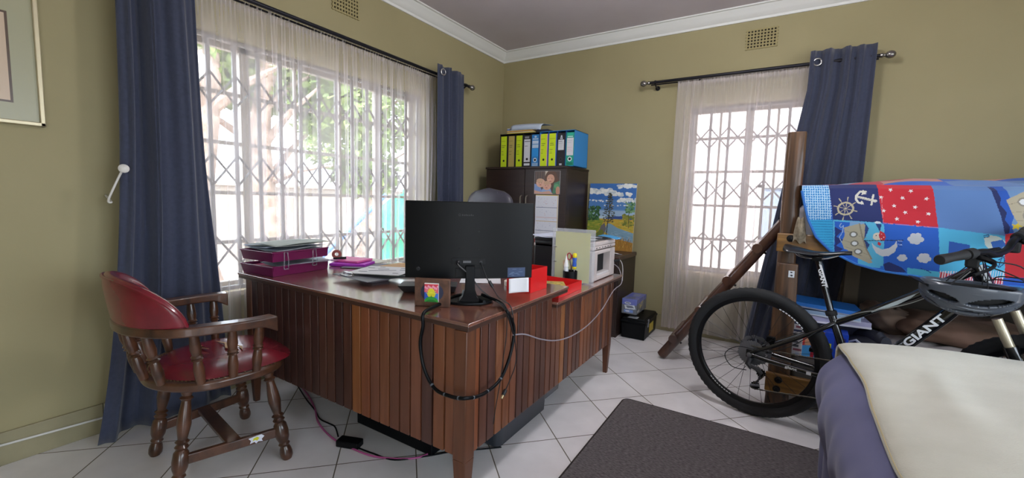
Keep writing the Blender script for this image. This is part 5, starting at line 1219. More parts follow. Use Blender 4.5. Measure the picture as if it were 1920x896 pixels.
lin_([(1609, 421), (1614, 442), (1622, 467), (1633, 487)], 3, '8f8774')
for a, b in ((1598.5, 441), (1601, 458), (1608, 473.5)): ell(a, b, 8, 7.6, '78746a'); ell(a, b, 5, 4.6, 'dfe2e4')
poly([(1884, 340), (1990, 340), (1990, 430), (1881, 436)], '6c90bd')
poly([(1866, 352), (1884, 352), (1890, 372), (1886, 388), (1893, 404), (1887, 420), (1892, 436), (1876, 438), (1872, 400)], '2258b8')
poly([(1856, 350), (1866, 352), (1873, 372), (1870, 384), (1880, 398), (1876, 412), (1885, 426), (1882, 437), (1875, 437), (1868, 400)], '1b2860')
poly([(1882, 375), (1925, 356), (1960, 352), (1960, 432), (1903, 426), (1890, 402)], 'b3aa92')
for a in ((1885, 384, 1925, 374), (1889, 398, 1930, 396), (1896, 413, 1930, 416)): lin_([a[:2], a[2:]], .9, '8e8672')
for a, b in ((1915, 379), (1921, 404)): ell(a, b, 10, 9.5, '8d887c'); ell(a, b, 7, 6.4, 'dfe2e4')
x, y = dq(1897, 424); cv.star(x, y, 9*S, 'd9bd2c', a=-1.4)
# round-faced sailor and moon boat
ell(1643, 419, 6, 2.8, 'd8dde2'); poly([(1639, 421), (1650, 422), (1647, 436)], '1d3a78')
ell(1644, 445, 10, 9.5, 'd9d3c4'); poly([(1647, 434), (1655, 438), (1658, 446), (1655, 453), (1648, 452), (1645, 443)], 'c22a38'); poly([(1644, 454), (1650, 458), (1648, 462), (1643, 460)], 'c22a38'); ell(1640, 443, 1, 1.2, '2a2a30')
for d in ((1650, 440), (1654, 446), (1650, 449)): ell(*d, .9, .9, 'f0e0e0')
lin_([(1618, 453), (1690, 451)], 1.5, '1b2440')
for i in range(1, 2):
    cv2 = [(1632, 456), (1640, 464), (1652, 469), (1664, 466), (1674, 458), (1677, 452), (1679, 462), (1675, 473), (1664, 481), (1652, 482), (1641, 476), (1635, 466)]
    poly(cv2, 'c9ccd2')
for i in range(4): lin_([(1680, 452+i*3.4), (1687, 453+i*3.4)], 1.1, '20305a' if i % 2 else 'c8d4e4')
for (px, py, r) in ((1713, 448, 14), (1689, 484, 9), (1729, 484, 12), (2010, 480, 14), (2060, 500, 12), (2090, 470, 9)):
    x, y = dq(px, py); cv.cloud(x, y, r*S, 'c6c9d0')
# whale and small marks on the turquoise square
poly([(1838, 446), (1850, 440), (1866, 443), (1877, 452), (1874, 465), (1848, 466), (1840, 458)], 'c9d6d0'); poly([(1850, 452), (1872, 448), (1878, 458), (1868, 467), (1855, 466)], '2a62b4')
lin_([(1838, 441), (1846, 439), (1847, 443), (1839, 444)], 1.4, '1d3a78')
poly([(1776, 452), (1812, 458), (1812, 476), (1772, 480)], '2358b0')
lin_([(1866, 486), (1876, 480), (1878, 492), (1868, 500), (1862, 494)], 1.6, '1d3a78'); lin_([(1872, 482), (1866, 500)], 1.4, '1d3a78')
for (a, b) in (((1725, 504), (1738, 508)), ((1733, 506), (1742, 511))): lin_([a, b], 1.5, '1d3a78')
lin_([(1653, 420), (1757, 428)], 1, 'e08890'); lin_([(1652, 372), (1653, 418)], .8, 'd88890')
cv.a *= .82
def zbot(x):
    k = [(.09, .02), (.125, .17), (.17, .27), (.24, .345), (.345, .40), (.45, .425), (.60, .435), (2.1, .44)]
    for (x0, a), (x1, b) in zip(k, k[1:]):
        if x <= x1: t = max(0, (x-x0)/(x1-x0)); return a+(b-a)*t
    return k[-1][1]
x_l, x_r = .092, 2.10
def xu(u): return x_l+.96*u/.82 if u < .82 else x_l+.96+(x_r-x_l-.96)*(u-.82)/.18
def drop(u, v):
    x = xu(u); d = v*zbot(x); D = .43
    bulge = .035*math.sin(min(1, d/D)*PI*.9)+.012*math.sin(x*7+d*5)*min(1, d*8)+.006*math.sin(x*23+d*11)+.008*math.sin(x*11-d*15)*min(1, d*6)
    edge = .03*max(0, (.02-d)/.02)
    return (x, YF-bulge+edge-.004-.018*math.exp(-((x-.78)/.02)**2)*0, 1.250-d+.006*math.sin(x*6)+.012*min(1, x/.6))
def dcol(u, v):
    x = xu(u); d = v*zbot(x)+.006
    return tuple(cv.a[min(NYp-1, int(d/H_*NYp)), min(NXp-1, int(x/W_*NXp))])
duv = thing('duvet', 'nautical patchwork duvet in blue and red hanging over the upper bunk', 'duvet', (1.0, 2.79, 1.25))
M_duv = mat('duvet_cotton', 'ffffff', .85, vcol=True, sheen=.1)
MB().grid(drop, 620, 210, col=dcol).build('front_drop', M_duv, duv, world=True)
rt_ = random.Random(4); pals = ['b8424e', '5c82bc', 'c92233', '8fb0cc', '1f5fc4', 'a9c4d8', '23356e', 'c98a80', '4fb4de', 'b54a5a']
def topc(u, v):
    x = xu(u)
    if v < .04: return lin('2458b8')
    i = int(x/.23)*7+int(v*4)*3; return lin(pals[i % len(pals)])
def top(u, v):
    p = Vector(drop(u, 0)); x = p.x
    h = .05*math.sin(min(1, v*1.3)*PI*.55)*min(1, max(.1, (x-.12)/.5))+.012*math.sin(x*9+v*6)+.006*math.sin(x*21+v*13)
    return (x, p.y+(BY1-.02-p.y)*v, p.z+h*min(1, v*5))
MB().grid(top, 200, 60, col=topc).build('top_cover', M_duv, duv, world=True)
MB().tube([drop(i/60, 1) for i in range(61)], .006, 6).build('hem', mat('hem_blue', '2a68b4', .8), duv, world=True)
# fleece corner poking out by the post
pc = onY(1499, 433, 2.735)
fl_ = MB().grid(lambda u, v: (pc.x-.028+.062*u*(.35+.65*v)+.018*(1-v), 2.738-.02*math.sin(PI*u)*math.sin(PI*min(1, v+.1)), pc.z+.062-.115*v+.012*math.sin(u*9)-.03*abs(u-.4)*v), 14, 16)
single('fleece_blanket', fl_, mat('beige_fleece', '9a8d78', .95, noise=('7d715e', 60), bump=(150, 1, .004)), 'corner of a beige fleece blanket hanging between the post and the nautical duvet', 'blanket', solid=.012)

# ---------------------------------------------------------------- ladder
M_lad = mat('ladder_log', '5a3828', .35, wood=('38211a', (14, 14, 3)), coat=.4)
lad = thing('wooden_ladder', 'dark wooden log ladder leaning from the floor to the end of the bunk bed', 'ladder', (-.66, 3.2, 0))
la = Vector((-.665, 0, .02)); lb_ = Vector((.028, 0, 1.03)); dl = (lb_-la)
for y in (3.20, 3.56):
    MB().tube([la+Vector((0, y, 0))+dl*t for t in (0, .25, .5, .75, 1)], [.034, .036, .035, .034, .033], 16).build('rail', M_lad, lad, world=True, angle=60)
for q in (.14, .37, .60, .83):
    c = la+dl*q; up = Vector((-dl.z, 0, dl.x)).normalized()
    MB().tube([c+up*.018+Vector((0, 3.145, 0)), c+up*.018+Vector((0, 3.62, 0))], .030, 14).build('rung', M_lad, lad, world=True, angle=60)
    for y in (3.20, 3.56): MB().tube([c-up*.045+Vector((.0, y, 0)), c-up*.03+Vector((0, y, 0))], .007, 8).build('bolt', M_bolt, lad, world=True)

# ---------------------------------------------------------------- things on the lower bunk
def rbox(name, label, cat, c, size, rot, mt, bevel=.004, cvs=None, face='front'):
    from mathutils import Euler
    t = thing(name, label, cat, c, rot=rot); sx, sy, sz = size
    MB().box((-sx/2, -sy/2, 0), (sx/2, sy/2, sz)).build('box_body', mt, t, bevel=bevel)
    if cvs: panel(cvs, lambda u, v: (-sx/2+.001+(sx-.002)*u, -sy/2-.0008, sz-.001-(sz-.002)*v)).build('box_print', M_vcg, t)
    return t
rr = random.Random(31)
cv = Cv(110, 70, .26, .16, '2244b0')
cv.poly([(.02, .02), (.09, .02), (.08, .12), (.03, .11)], 'b83038'); cv.circ(.05, .05, .03, 'd84a3a'); cv.rect(.07, .05, .10, .09, 'd8a080'); cv.poly([(.03, .10), (.13, .08), (.15, .15), (.03, .16)], '4f9fe0')
cv.rect(.10, .04, .115, .16, 'a82434'); cv.poly([(.10, .0), (.16, .005), (.13, .035)], 'e0a030'); cv.rect(.165, .06, .19, .16, 'cfd02a'); cv.rect(.2, .02, .25, .08, '2e2e7a'); cv.circ(.14, .12, .02, '1b2f80')
rbox('toy_box', 'blue toy box with red and yellow pictures, seen through the rear wheel', 'toy box', (.235, 2.90, .302), (.26, .12, .165), (0, 0, -.05), mat('toy_blue', '2244b0', .4), cvs=cv)
cv = Cv(60, 70, .08, .17, 'c9c3c6')
for i in range(10): cv.rect(rr.uniform(0, .05), i*.017, rr.uniform(.05, .08), i*.017+.010, rr.choice(['3a3f5c', '8a4a58', 'c8b0a8', '4a4a52', 'b8c0d4']))
rbox('comic_book', 'thin printed comic book standing behind the wooden post on the lower bunk', 'book', (.135, 2.845, .302), (.055, .01, .22), (0, 0, 0), M_paper, .001, cv)
def slab(name, label, cat, c, size, rot, colr, side):
    t = thing(name, label, cat, c, rot=rot); sx, sy, sz = size
    MB().box((-sx/2, -sy/2, 0), (sx/2, sy/2, sz)).build('box_body', mat('slab_'+colr, colr, .4), t, bevel=.003)
    MB().box((-sx/2-.002, -sy/2-.002, .0), (sx/2+.002, sy/2+.002, sz*.3)).build('box_base', mat('slab_'+side, side, .6), t, bevel=.002); return t
slab('board_game', 'purple and white game box under the blue ones on the lower bunk', 'game box', (.29, 3.02, .495), (.33, .22, .035), (0, 0, .08), 'a9a4c0', 'd4d0d8')
slab('board_game', 'pale blue board game box in the middle of the stack on the lower bunk', 'game box', (.27, 3.02, .532), (.31, .24, .028), (0, 0, -.12), '9fb8d4', 'c4c8d4')
slab('board_game', 'bright blue board game box on top of the stack on the lower bunk', 'game box', (.265, 3.03, .562), (.31, .24, .030), (0, math.radians(4), .05), '1f6fc4', '8a8fa4')
slab('game_stack_box', 'large dark carton under the board games on the lower bunk', 'box', (.27, 3.06, .302), (.30, .16, .191), (0, 0, 0), '2a2d44', '23253a')
# trainers / bag
def shoe(c, rz, tilt, label):
    t = thing('trainer_shoe', label, 'shoe', c, rot=(tilt, 0, rz))
    def up(u, v):
        a = 2*PI*u; x = -.13+.26*v; w_ = .042*(1-.25*abs(v-.7)*1.5)*(1-max(0, (v-.9)/.1)**2*.6); h = .10-.055*max(0, (v-.35)/.65); 
        if v < .06: h *= .8
        return (x, w_*math.cos(a), .022+h*.5+h*.5*math.sin(a))
    mb = MB().grid(up, 20, 18, wu=True, c=lin('1c2030')); n = 20; mb.add([up(i/20, 1) for i in range(20)], [tuple(range(20))], c=lin('1c2030')); mb.add([up(i/20, 0) for i in range(20)], [tuple(range(19, -1, -1))], c=lin('1c2030'))
    mb.build('shoe_upper', mat('shoe_navy', '1b1e2c', .7), t)
    MB().prism([(-.13+.26*i/12, .045*(1-.2*abs(i/12-.7)) if i not in (0, 12) else .02) for i in range(13)]+[(-.13+.26*i/12, -.045*(1-.2*abs(i/12-.7)) if i not in (0, 12) else -.02) for i in range(12, -1, -1)], 0, .024).build('sole', mat('shoe_white', 'b9bdc6', .6), t, bevel=.004)
    for s_ in (-1, 1):
        MB().tube([(-.09, s_*.040, .04), (-.02, s_*.044, .075), (.03, s_*.038, .045)], .007, 6).build('side_stripe', mat('shoe_white', 'b9bdc6', .6), t)
    return t
MBx = MB()
shoe((.395, 2.93, .345), 2.5, .35, 'dark trainer with white sole nearest the bicycle seat tube on the lower bunk')
shoe((.46, 2.99, .38), 2.2, -.3, 'dark trainer with white stripe lying behind the nearest one on the lower bunk')
def blob(c, s, n=24, k=14, p=.65, wr=.006, seed=0):
    def f(u, v):
        a = 2*PI*u; b = PI*(v-.5); cb = math.copysign(abs(math.cos(b))**p, math.cos(b)); e = wr*math.sin(5*a+seed)*math.sin(7*b+seed)
        return (c[0]+(s[0]+e)*cb*math.copysign(abs(math.cos(a))**p, math.cos(a)), c[1]+(s[1]+e)*cb*math.copysign(abs(math.sin(a))**p, math.sin(a)), c[2]+(s[2]+e)*math.copysign(abs(math.sin(b))**1.0, math.sin(b)))
    return MB().grid(f, n, k, wu=True)
def soft(name, label, cat, c, s, rot, mt, p=.6, seed=0, wr=.008):
    o = blob((0, 0, 0), s, 44, 26, p, wr, seed).build(name, mt, None, angle=180); o.location = c; o.rotation_euler = rot; return meta(o, label, cat)
M_gc = mat('grey_pillow', 'b0a7a4', .9, noise=('a59c99', 5)); M_bc = mat('brown_cushion', '76594a', .85, noise=('55402f', 6)); M_tc = mat('taupe_cushion', '6f5a4c', .85, noise=('5f4c40', 6))
soft('cushion', 'grey pillow lying flat under the brown cushions on the lower bunk', 'cushion', (.84, 3.06, .375), (.36, .27, .075), (0, .03, 0), M_gc, .5, 1)
soft('cushion', 'brown cushion lying on the grey pillow, nearest the helmet', 'cushion', (.88, 3.14, .510), (.29, .22, .06), (.04, .02, -.1), M_bc, .5, 2)
soft('cushion', 'taupe cushion at the left end of the pile beside the trainers', 'cushion', (.60, 3.26, .50), (.13, .20, .07), (.0, .25, .1), M_tc, .5, 3)
soft('cushion', 'grey pillow at the right end of the lower bunk behind the front wheel', 'cushion', (1.42, 3.10, .385), (.2, .26, .08), (0, 0, .1), M_gc, .55, 5)
soft('cushion', 'brown cushion at the right end of the lower bunk behind the fork', 'cushion', (1.45, 3.14, .52), (.24, .22, .06), (.05, 0, .2), M_bc, .55, 6)

# ================================================================ BICYCLE
bk = thing('mountain_bike', 'black mountain bicycle with white lettering parked along the bunk bed', 'bicycle', (-.066, 2.615, 0), math.radians(-12))
M_fr = mat('bike_frame_black', '0c0d10', .18, coat=.6); M_wl = mat('white_lettering', 'e2e4e8', .4); M_rub = mat('tyre_rubber', '1e1f21', .8, bump=(180, .4, .002)); M_rim = mat('rim_black', '121316', .3, .3)
M_al = mat('alloy', '8f9298', .35, .9); M_sg = mat('frame_silver_stripe', 'a9b4b8', .3)
# local: x forward, z up, y left (away from the camera); drive side is -y
def wheel(cx, ay, cz, parent, M, front):
    def T(p): return M @ Vector(p)
    wh = bpy.data.objects.new('front_wheel' if front else 'rear_wheel', None); COL.objects.link(wh); wh.parent = parent
    n = 144; k = 12; mb = MB(); R0 = .322; r0 = .026; vs = []
    for i in range(n):
        a = 2*PI*i/n
        for j in range(k):
            b = 2*PI*j/k; ob_ = max(0, math.cos(b)); kn = .0035 if ((i % 2 == 0) == (j % 2 == 0)) and ob_ > .25 else 0
            r = R0+(r0+kn)*math.cos(b); vs.append(T((cx+r*math.cos(a), ay+(r0*.98+kn)*math.sin(b), cz+r*math.sin(a))))
    fs = [(i*k+j, ((i+1) % n)*k+j, ((i+1) % n)*k+(j+1) % k, i*k+(j+1) % k) for i in range(n) for j in range(k)]
    mb.add(vs, fs, sm=True); mb.build('tyre', M_rub, wh, angle=60)
    mb = MB(); vs = []; pr = [(.300, -.012), (.300, .012), (.285, .013), (.276, .006), (.276, -.006), (.285, -.013)]; n = 72
    for i in range(n):
        a = 2*PI*i/n
        for r, y in pr: vs.append(T((cx+r*math.cos(a), ay+y, cz+r*math.sin(a))))
    fs = [(i*6+j, ((i+1) % n)*6+j, ((i+1) % n)*6+(j+1) % 6, i*6+(j+1) % 6) for i in range(n) for j in range(6)]
    mb.add(vs, fs); mb.build('rim', M_rim, wh, angle=50)
    dec = MB()
    for a0 in (3.9, .7):
        for i in range(9): a1 = a0+i*.055; dec.add([T((cx+r*math.cos(a_), ay-.0137, cz+r*math.sin(a_))) for r, a_ in ((.279, a1), (.279, a1+.038), (.284, a1+.038), (.284, a1))], [(0, 1, 2, 3)])
    dec.build('rim_lettering', M_wl, wh)
    hb = MB(); hb.lathe([(0, -.05), (.012, -.05), (.012, -.035), (.024, -.033), (.024, -.030), (.014, -.026), (.014, .026), (.024, .030), (.024, .033), (.012, .035), (.012, .05), (0, .05)], T((cx, ay, cz)), M.to_3x3() @ Vector((0, 1, 0)), 20); hb.build('hub', M_dark, wh, angle=35)
    for i in range(28):
        s_ = 1 if i % 2 else -1; a = 2*PI*i/28; off = .75 if (i//2) % 2 else -.75
        p = T((cx+.023*math.cos(a+off), ay+s_*.031, cz+.023*math.sin(a+off))); q = T((cx+.278*math.cos(a), ay, cz+.278*math.sin(a)))
        MB().tube([p, q], .0011, 5, cap=False).build('spoke', mat('spoke_dark', '3a3c40', .3, .8), wh)
    MB().tube([T((cx+.27*math.cos(-.9-.3), ay, cz+.27*math.sin(-1.2))), T((cx+.235*math.cos(-1.2), ay, cz+.235*math.sin(-1.2)))], .003, 6).build('valve', M_blackm, wh)
    rt2 = MB(); sgn = 1
    vs = []; n = 48
    for i in range(n):
        a = 2*PI*i/n; r1 = .080+.003*math.sin(a*12)
        for r in (r1, .062): vs.append(T((cx+r*math.cos(a), ay+.040, cz+r*math.sin(a)))); vs.append(T((cx+r*math.cos(a), ay+.042, cz+r*math.sin(a))))
    fs = []
    for i in range(n):
        b, c = i*4, ((i+1) % n)*4; fs += [(b, c, c+2, b+2), (b+1, b+3, c+3, c+1), (b, b+1, c+1, c), (b+2, c+2, c+3, b+3)]
    rt2.add(vs, fs, sm=False)
    for i in range(5):
        a = 2*PI*i/5; rt2.tube([T((cx+.016*math.cos(a), ay+.041, cz+.016*math.sin(a))), T((cx+.064*math.cos(a+.35), ay+.041, cz+.064*math.sin(a+.35)))], .004, 4)
    rt2.build('brake_disc', M_al, wh, angle=30)
    return wh
I4 = Matrix.Identity(4)
rw = wheel(0, 0, .35, bk, I4, False)
BB = (.43, 0, .325); ST = (.333, 0, .60); SP = (.248, 0, .895); HT = (.775, 0, .925); HB = (.812, 0, .835)
fr = MB()
fr.tube([BB, (.375, 0, .48), ST, (.322, 0, .632)], [.020, .017, .0165, .018], 14)
fr.tube([(.345, 0, .588), (.45, 0, .662), (.60, 0, .765), (.772, 0, .905)], [.016, .018, .021, .022], 14, flat=.85)
fr.tube([BB, (.56, 0, .50), (.70, 0, .69), (.806, 0, .845)], [.024, .027, .027, .024], 16, flat=.95)
fr.tube([HT, HB], [.024, .027], 16); fr.lathe([(.033, -.036), (.024, -.034), (.024, .034), (.033, .036)], BB, (0, 1, 0), 20)
for s_ in (-1, 1):
    fr.tube(smooth_path([(.338, s_*.010, .585), (.28, s_*.03, .54), (.12, s_*.052, .43), (.005, s_*.062, .362)], 4), [.010]*13, 10)
    fr.tube(smooth_path([(.41, s_*.022, .325), (.33, s_*.045, .325), (.12, s_*.06, .338), (.005, s_*.062, .350)], 4), [.013]*13, 10)
    fr.box((-.018, s_*.060-.003, .335), (.022, s_*.060+.003, .375))
fr.build('frame', M_fr, bk, angle=50)
st_ = MB()
for s_ in (-1,): st_.tube([(.47, -.0185, .672), (.55, -.0205, .728), (.64, -.0185, .802)], [.0035, .009, .002], 6, flat=.3, up=(0, 1, 0))
st_.build('silver_stripe', M_sg, bk)
# lettering
def letM(c, d, n, off):
    c = Vector(c); d = Vector(d).normalized(); n = Vector(n).normalized(); u = n.cross(d).normalized()
    return Matrix(((d.x, u.x, n.x, c.x+n.x*off), (d.y, u.y, n.y, c.y+n.y*off), (d.z, u.z, n.z, c.z+n.z*off), (0, 0, 0, 1)))
dn = Vector((.806-.43, 0, .845-.325)).normalized()
text_mesh('lettering', 'GIANT', .041, M_wl, bk, letM((.648, -.0265, .626), dn, (0, -1, 0), .001) @ Matrix.Scale(1.5, 4, (1, 0, 0)), .0012, bold=.0012)
text_mesh('lettering', 'GIANT', .024, M_wl, bk, letM((.275, 0, .800), Vector((SP[0]-ST[0], 0, SP[2]-ST[2]))*-1, (0, -1, 0), .0165) @ Matrix.Scale(1.25, 4, (1, 0, 0)), .0008, bold=.0006)
text_mesh('lettering', 'giant', .018, M_wl, bk, letM((.19, -.058, .3335), (1, 0, -.06), (0, -1, 0), .013) @ Matrix.Scale(1.5, 4, (1, 0, 0)), .0008, bold=.0004)
MB().add([(.255, -.0712, .322), (.275, -.0712, .322), (.275, -.0712, .338), (.255, -.0712, .338)], [(0, 1, 2, 3)]).build('chainstay_patch', M_wl, bk)
mbt = MB().add([(.257, -.0160, .865), (.268, -.0163, .862), (.303, -.0163, .755), (.298, -.0163, .760)], [(0, 1, 2, 3)]); mbt.build('seatpost_stripe', M_wl, bk)
MB().tube([(.318, 0, .645), SP], .0145, 14).build('seatpost', M_fr, bk, angle=50)
MB().lathe([(.022, -.012), (.024, -.008), (.024, .008), (.022, .012)], (.322, 0, .632), (-.28, 0, .96), 18).build('seat_clamp', M_blackm, bk)
# saddle
def sad(u, v):
    a = 2*PI*u; x = .108+.27*v; w_ = .012+.060*(1-min(1, v/.52))**.8*(1 if v > .08 else .9)+.010*(1-v)+.008
    if v > .93: w_ *= .55+.45*(1-v)/.07
    if v < .05: w_ *= .7+.3*v/.05
    h = .016*(1-.35*v); z = .925+.010*math.cos(v*6.0)-.004*v
    y = w_*math.cos(a); zz = z+h*(math.sin(a) if math.sin(a) > 0 else .9*math.sin(a))-.012*(abs(y)/.07)**2
    return (x, y, zz)
mb = MB().grid(sad, 28, 30, wu=True); mb.add([sad(i/28, 0) for i in range(28)], [tuple(range(27, -1, -1))]); mb.add([sad(i/28, 1) for i in range(28)], [tuple(range(28))])
sdl = mb.build('saddle', mat('saddle_black', '15161a', .3, coat=.3), bk, angle=60)
for s_ in (-1, 1): MB().tube(smooth_path([(.15, s_*.024, .918), (.175, s_*.022, .897), (.23, s_*.02, .890), (.28, s_*.02, .894), (.33, s_*.014, .915)], 5), .0036, 8).build('saddle_rail', M_steel, sdl)
MB().box((.228, -.026, .880), (.27, .026, .9)).build('rail_clamp', M_black, sdl, bevel=.004)
# cassette, derailleur, chain, cranks
def gear(mb, r, o, teeth, th=.0018):
    n = teeth*4; vs = []
    for i in range(n):
        a = 2*PI*i/n; rr_ = r+(.003 if i % 4 in (1, 2) else -.001); vs += [(o[0]+rr_*math.cos(a), o[1]-th/2, o[2]+rr_*math.sin(a)), (o[0]+rr_*math.cos(a), o[1]+th/2, o[2]+rr_*math.sin(a))]
    fs = [tuple(2*i for i in range(n)), tuple(2*i+1 for i in range(n-1, -1, -1))]+[(2*i, 2*i+1, 2*((i+1) % n)+1, 2*((i+1) % n)) for i in range(n)]
    mb.add(vs, fs, sm=False)
g = MB()
for i in range(8): gear(g, .066-.0065*i, (0, -.030-.0035*i, .35), 32-3*i)
g.build('cassette', M_al, bk, angle=30)
g = MB().lathe([(.105, -.038), (.105, -.036), (.09, -.034), (.09, -.038)], (0, 0, .35), (0, 1, 0), 48)
ax = MB().lathe([(0, -.078), (.012, -.076), (.014, -.066), (.010, -.064), (.010, .064), (.014, .066), (.012, .078), (0, .078)], (0, 0, .35), (0, 1, 0), 16); ax.build('rear_axle', M_al, bk, angle=35)
dr = MB().tube([(.008, -.070, .335), (.0, -.078, .305), (.02, -.082, .285)], [.014, .017, .013], 8).tube([(.005, -.08, .30), (.05, -.088, .288), (.068, -.086, .27)], [.011, .013, .009], 8).tube([(.065, -.080, .275), (.055, -.080, .235), (.042, -.080, .195)], [.010, .008, .010], 6, flat=.5)
dr.build('derailleur', M_dark, bk, angle=40)
g = MB(); gear(g, .020, (.062, -.075, .27), 11, .004); gear(g, .020, (.040, -.075, .195), 11, .004); g.build('jockey_wheels', M_black, bk)
MB().tube([(.020, -.086, .195), (.062, -.086, .205)], .006, 6).build('derailleur_cage', M_al, bk)
ch_ = MB(); pth = [(.0, -.050, .395), (.2, -.052, .40), (.43, -.055, .415), (.50, -.055, .37), (.50, -.055, .29), (.43, -.055, .237), (.25, -.062, .205), (.045, -.075, .178), (.025, -.075, .195), (.05, -.075, .225), (.075, -.075, .26), (.06, -.068, .287), (.035, -.055, .29)]
pth = smooth_path(pth, 14); 
for i in range(0, len(pth)-1): ch_.tube([pth[i], pth[i+1]], .0042 if i % 2 else .003, 6)
ch_.build('chain', mat('chain_steel', '5a564e', .4, .8), bk)
g = MB(); gear(g, .085, (BB[0], -.052, BB[2]), 40); gear(g, .068, (BB[0], -.045, BB[2]), 32)
for i in range(4): a = PI/4+i*PI/2; g.tube([(BB[0], -.056, BB[2]), (BB[0]+.08*math.cos(a), -.053, BB[2]+.08*math.sin(a))], .007, 6)
g.build('chainrings', M_dark, bk, angle=30)
for s_, a in ((-1, -.5), (1, PI-.5)):
    e = (BB[0]+.17*math.cos(a), s_*.075, BB[2]+.17*math.sin(a)); MB().tube([(BB[0], s_*.06, BB[2]), e], [.013, .010], 10, flat=.7).build('crank_arm', M_black, bk)
    MB().box((e[0]-.045, e[1]-.0+min(0, s_*.08), e[2]-.010), (e[0]+.045, e[1]+max(0, s_*.08), e[2]+.010)).build('pedal', M_black, bk, bevel=.004)
# cables on the rear
MB().tube(smooth_path([(.335, -.016, .60), (.42, -.022, .655), (.50, -.024, .69), (.60, -.024, .74), (.70, -.024, .82), (.76, -.026, .90)], 5), .0022, 6).build('gear_cable', mat('cable_silver', '8a8a88', .35, .4), bk)
MB().tube(smooth_path([(.33, -.017, .595), (.2, -.065, .46), (.08, -.075, .39), (-.05, -.08, .385), (-.115, -.085, .33), (-.08, -.085, .27), (-.005, -.083, .268)], 6), .0023, 6).build('gear_cable', M_blackm, bk)
MB().box((.045, .045, .40), (.09, .062, .44)).build('rear_caliper', M_black, bk, bevel=.005)
# front assembly, turned about the steering axis
axd = Vector((HB[0]-HT[0], 0, HB[2]-HT[2])).normalized()
Fm = Matrix.Translation(HT) @ Matrix.Rotation(math.radians(26), 4, axd) @ Matrix.Translation(-Vector(HT))
def FP(p): return Fm @ Vector(p)
def onaxis(t): return Vector(HT)+axd*t
AX = Vector((1.045, 0, .35))
fwl = wheel(AX.x, 0, AX.z, bk, Fm, True)
crown = onaxis(.175); fdir = axd
fk = MB(); 
fk.tube([FP(crown+Vector((.0, -.075, .0))), FP(crown+Vector((.018, -.04, .012))), FP(crown+Vector((.018, .04, .012))), FP(crown+Vector((0, .075, 0)))], [.022, .024, .024, .022], 12)
for s_ in (-1, 1):
    top_ = crown+Vector((.03, s_*.068, -.02)); low = Vector((AX.x-.02, s_*.065, AX.z+.02)); mid = top_.lerp(low, .27)
    fk.tube([FP(mid), FP(mid.lerp(low, .5)), FP(low), FP(Vector((AX.x, s_*.06, AX.z-.01)))], [.023, .021, .019, .014], 12)
    MB().tube([FP(top_), FP(mid)], .0155, 14).build('stanchion', mat('stanchion_cream', 'a99f88', .25, .4), bk)
fk.tube([FP(Vector((.98, -.062, .62))), FP(Vector((.99, 0, .70))), FP(Vector((.98, .062, .62)))], .012, 8)
fk.build('fork', M_fr, bk, angle=50)
BAR = FP(onaxis(-.055)+Vector((.085, 0, .015)))
MB().tube([FP(onaxis(-.01)), FP(onaxis(-.06))], .021, 14).tube([FP(onaxis(-.04)), BAR], [.019, .020], 12).build('stem', M_black, bk)
BD = (FP((0, 1, 0))-FP((0, 0, 0))).normalized(); FW = (FP((1, 0, 0))-FP((0, 0, 0))).normalized(); UPv = Vector((0, 0, 1))
def bp(s, f=0, u=0):
    if s > .2: s = .2+(s-.2)*.75
    return BAR+BD*s+FW*f+UPv*u
MB().tube(smooth_path([bp(-.33, -.035, .028), bp(-.12, -.008, .022), bp(-.05, 0, 0), bp(.05, 0, 0), bp(.12, -.008, .022), bp(.33, -.035, .028)], 5), .0125, 12).build('handlebar', M_black, bk)
for s_ in (-1, 1):
    gp = [bp(s_*.34, -.036, .028), bp(s_*.335, -.036, .028), bp(s_*.27, -.028, .027), bp(s_*.215, -.020, .0255), bp(s_*.21, -.020, .0255)]
    MB().tube(gp, [.017, .0195, .0165, .018, .0195], 16).build('grip', mat('grip_rubber', '121214', .7), bk)
    MB().tube([bp(s_*.20, -.018, .025), bp(s_*.165, -.014, .024)], [.021, .021], 14).build('brake_clamp', M_blackm, bk)
    MB().tube(smooth_path([bp(s_*.165, .0, .012), bp(s_*.17, .045, .0), bp(s_*.21, .055, -.012), bp(s_*.30, .045, -.02)], 5), [.010]*6+[.006]*10, 8).build('brake_lever', M_black, bk)
    MB().box(tuple(bp(s_*.155, -.02, -.035)-Vector((.016, .016, .0))), tuple(bp(s_*.155, -.02, -.035)+Vector((.022, .022, .045)))).build('shifter', M_blackm, bk, bevel=.008)
    MB().tube(smooth_path([bp(s_*.16, .03, .0), bp(s_*.10, .09, -.02), bp(s_*.03, .10, -.09), FP(onaxis(.05)+Vector((.03, s_*.03, 0))), FP(onaxis(.14)+Vector((.0, s_*.03, 0)))], 6), .0024, 6).build('brake_hose', M_blackm, bk)
    MB().tube(smooth_path([bp(s_*.15, .02, -.02), bp(s_*.13, .11, -.06), bp(s_*.05, .12, -.14), FP(onaxis(.09)+Vector((.02, s_*.04, 0)))], 6), .0022, 6).build('shift_cable', M_blackm, bk)
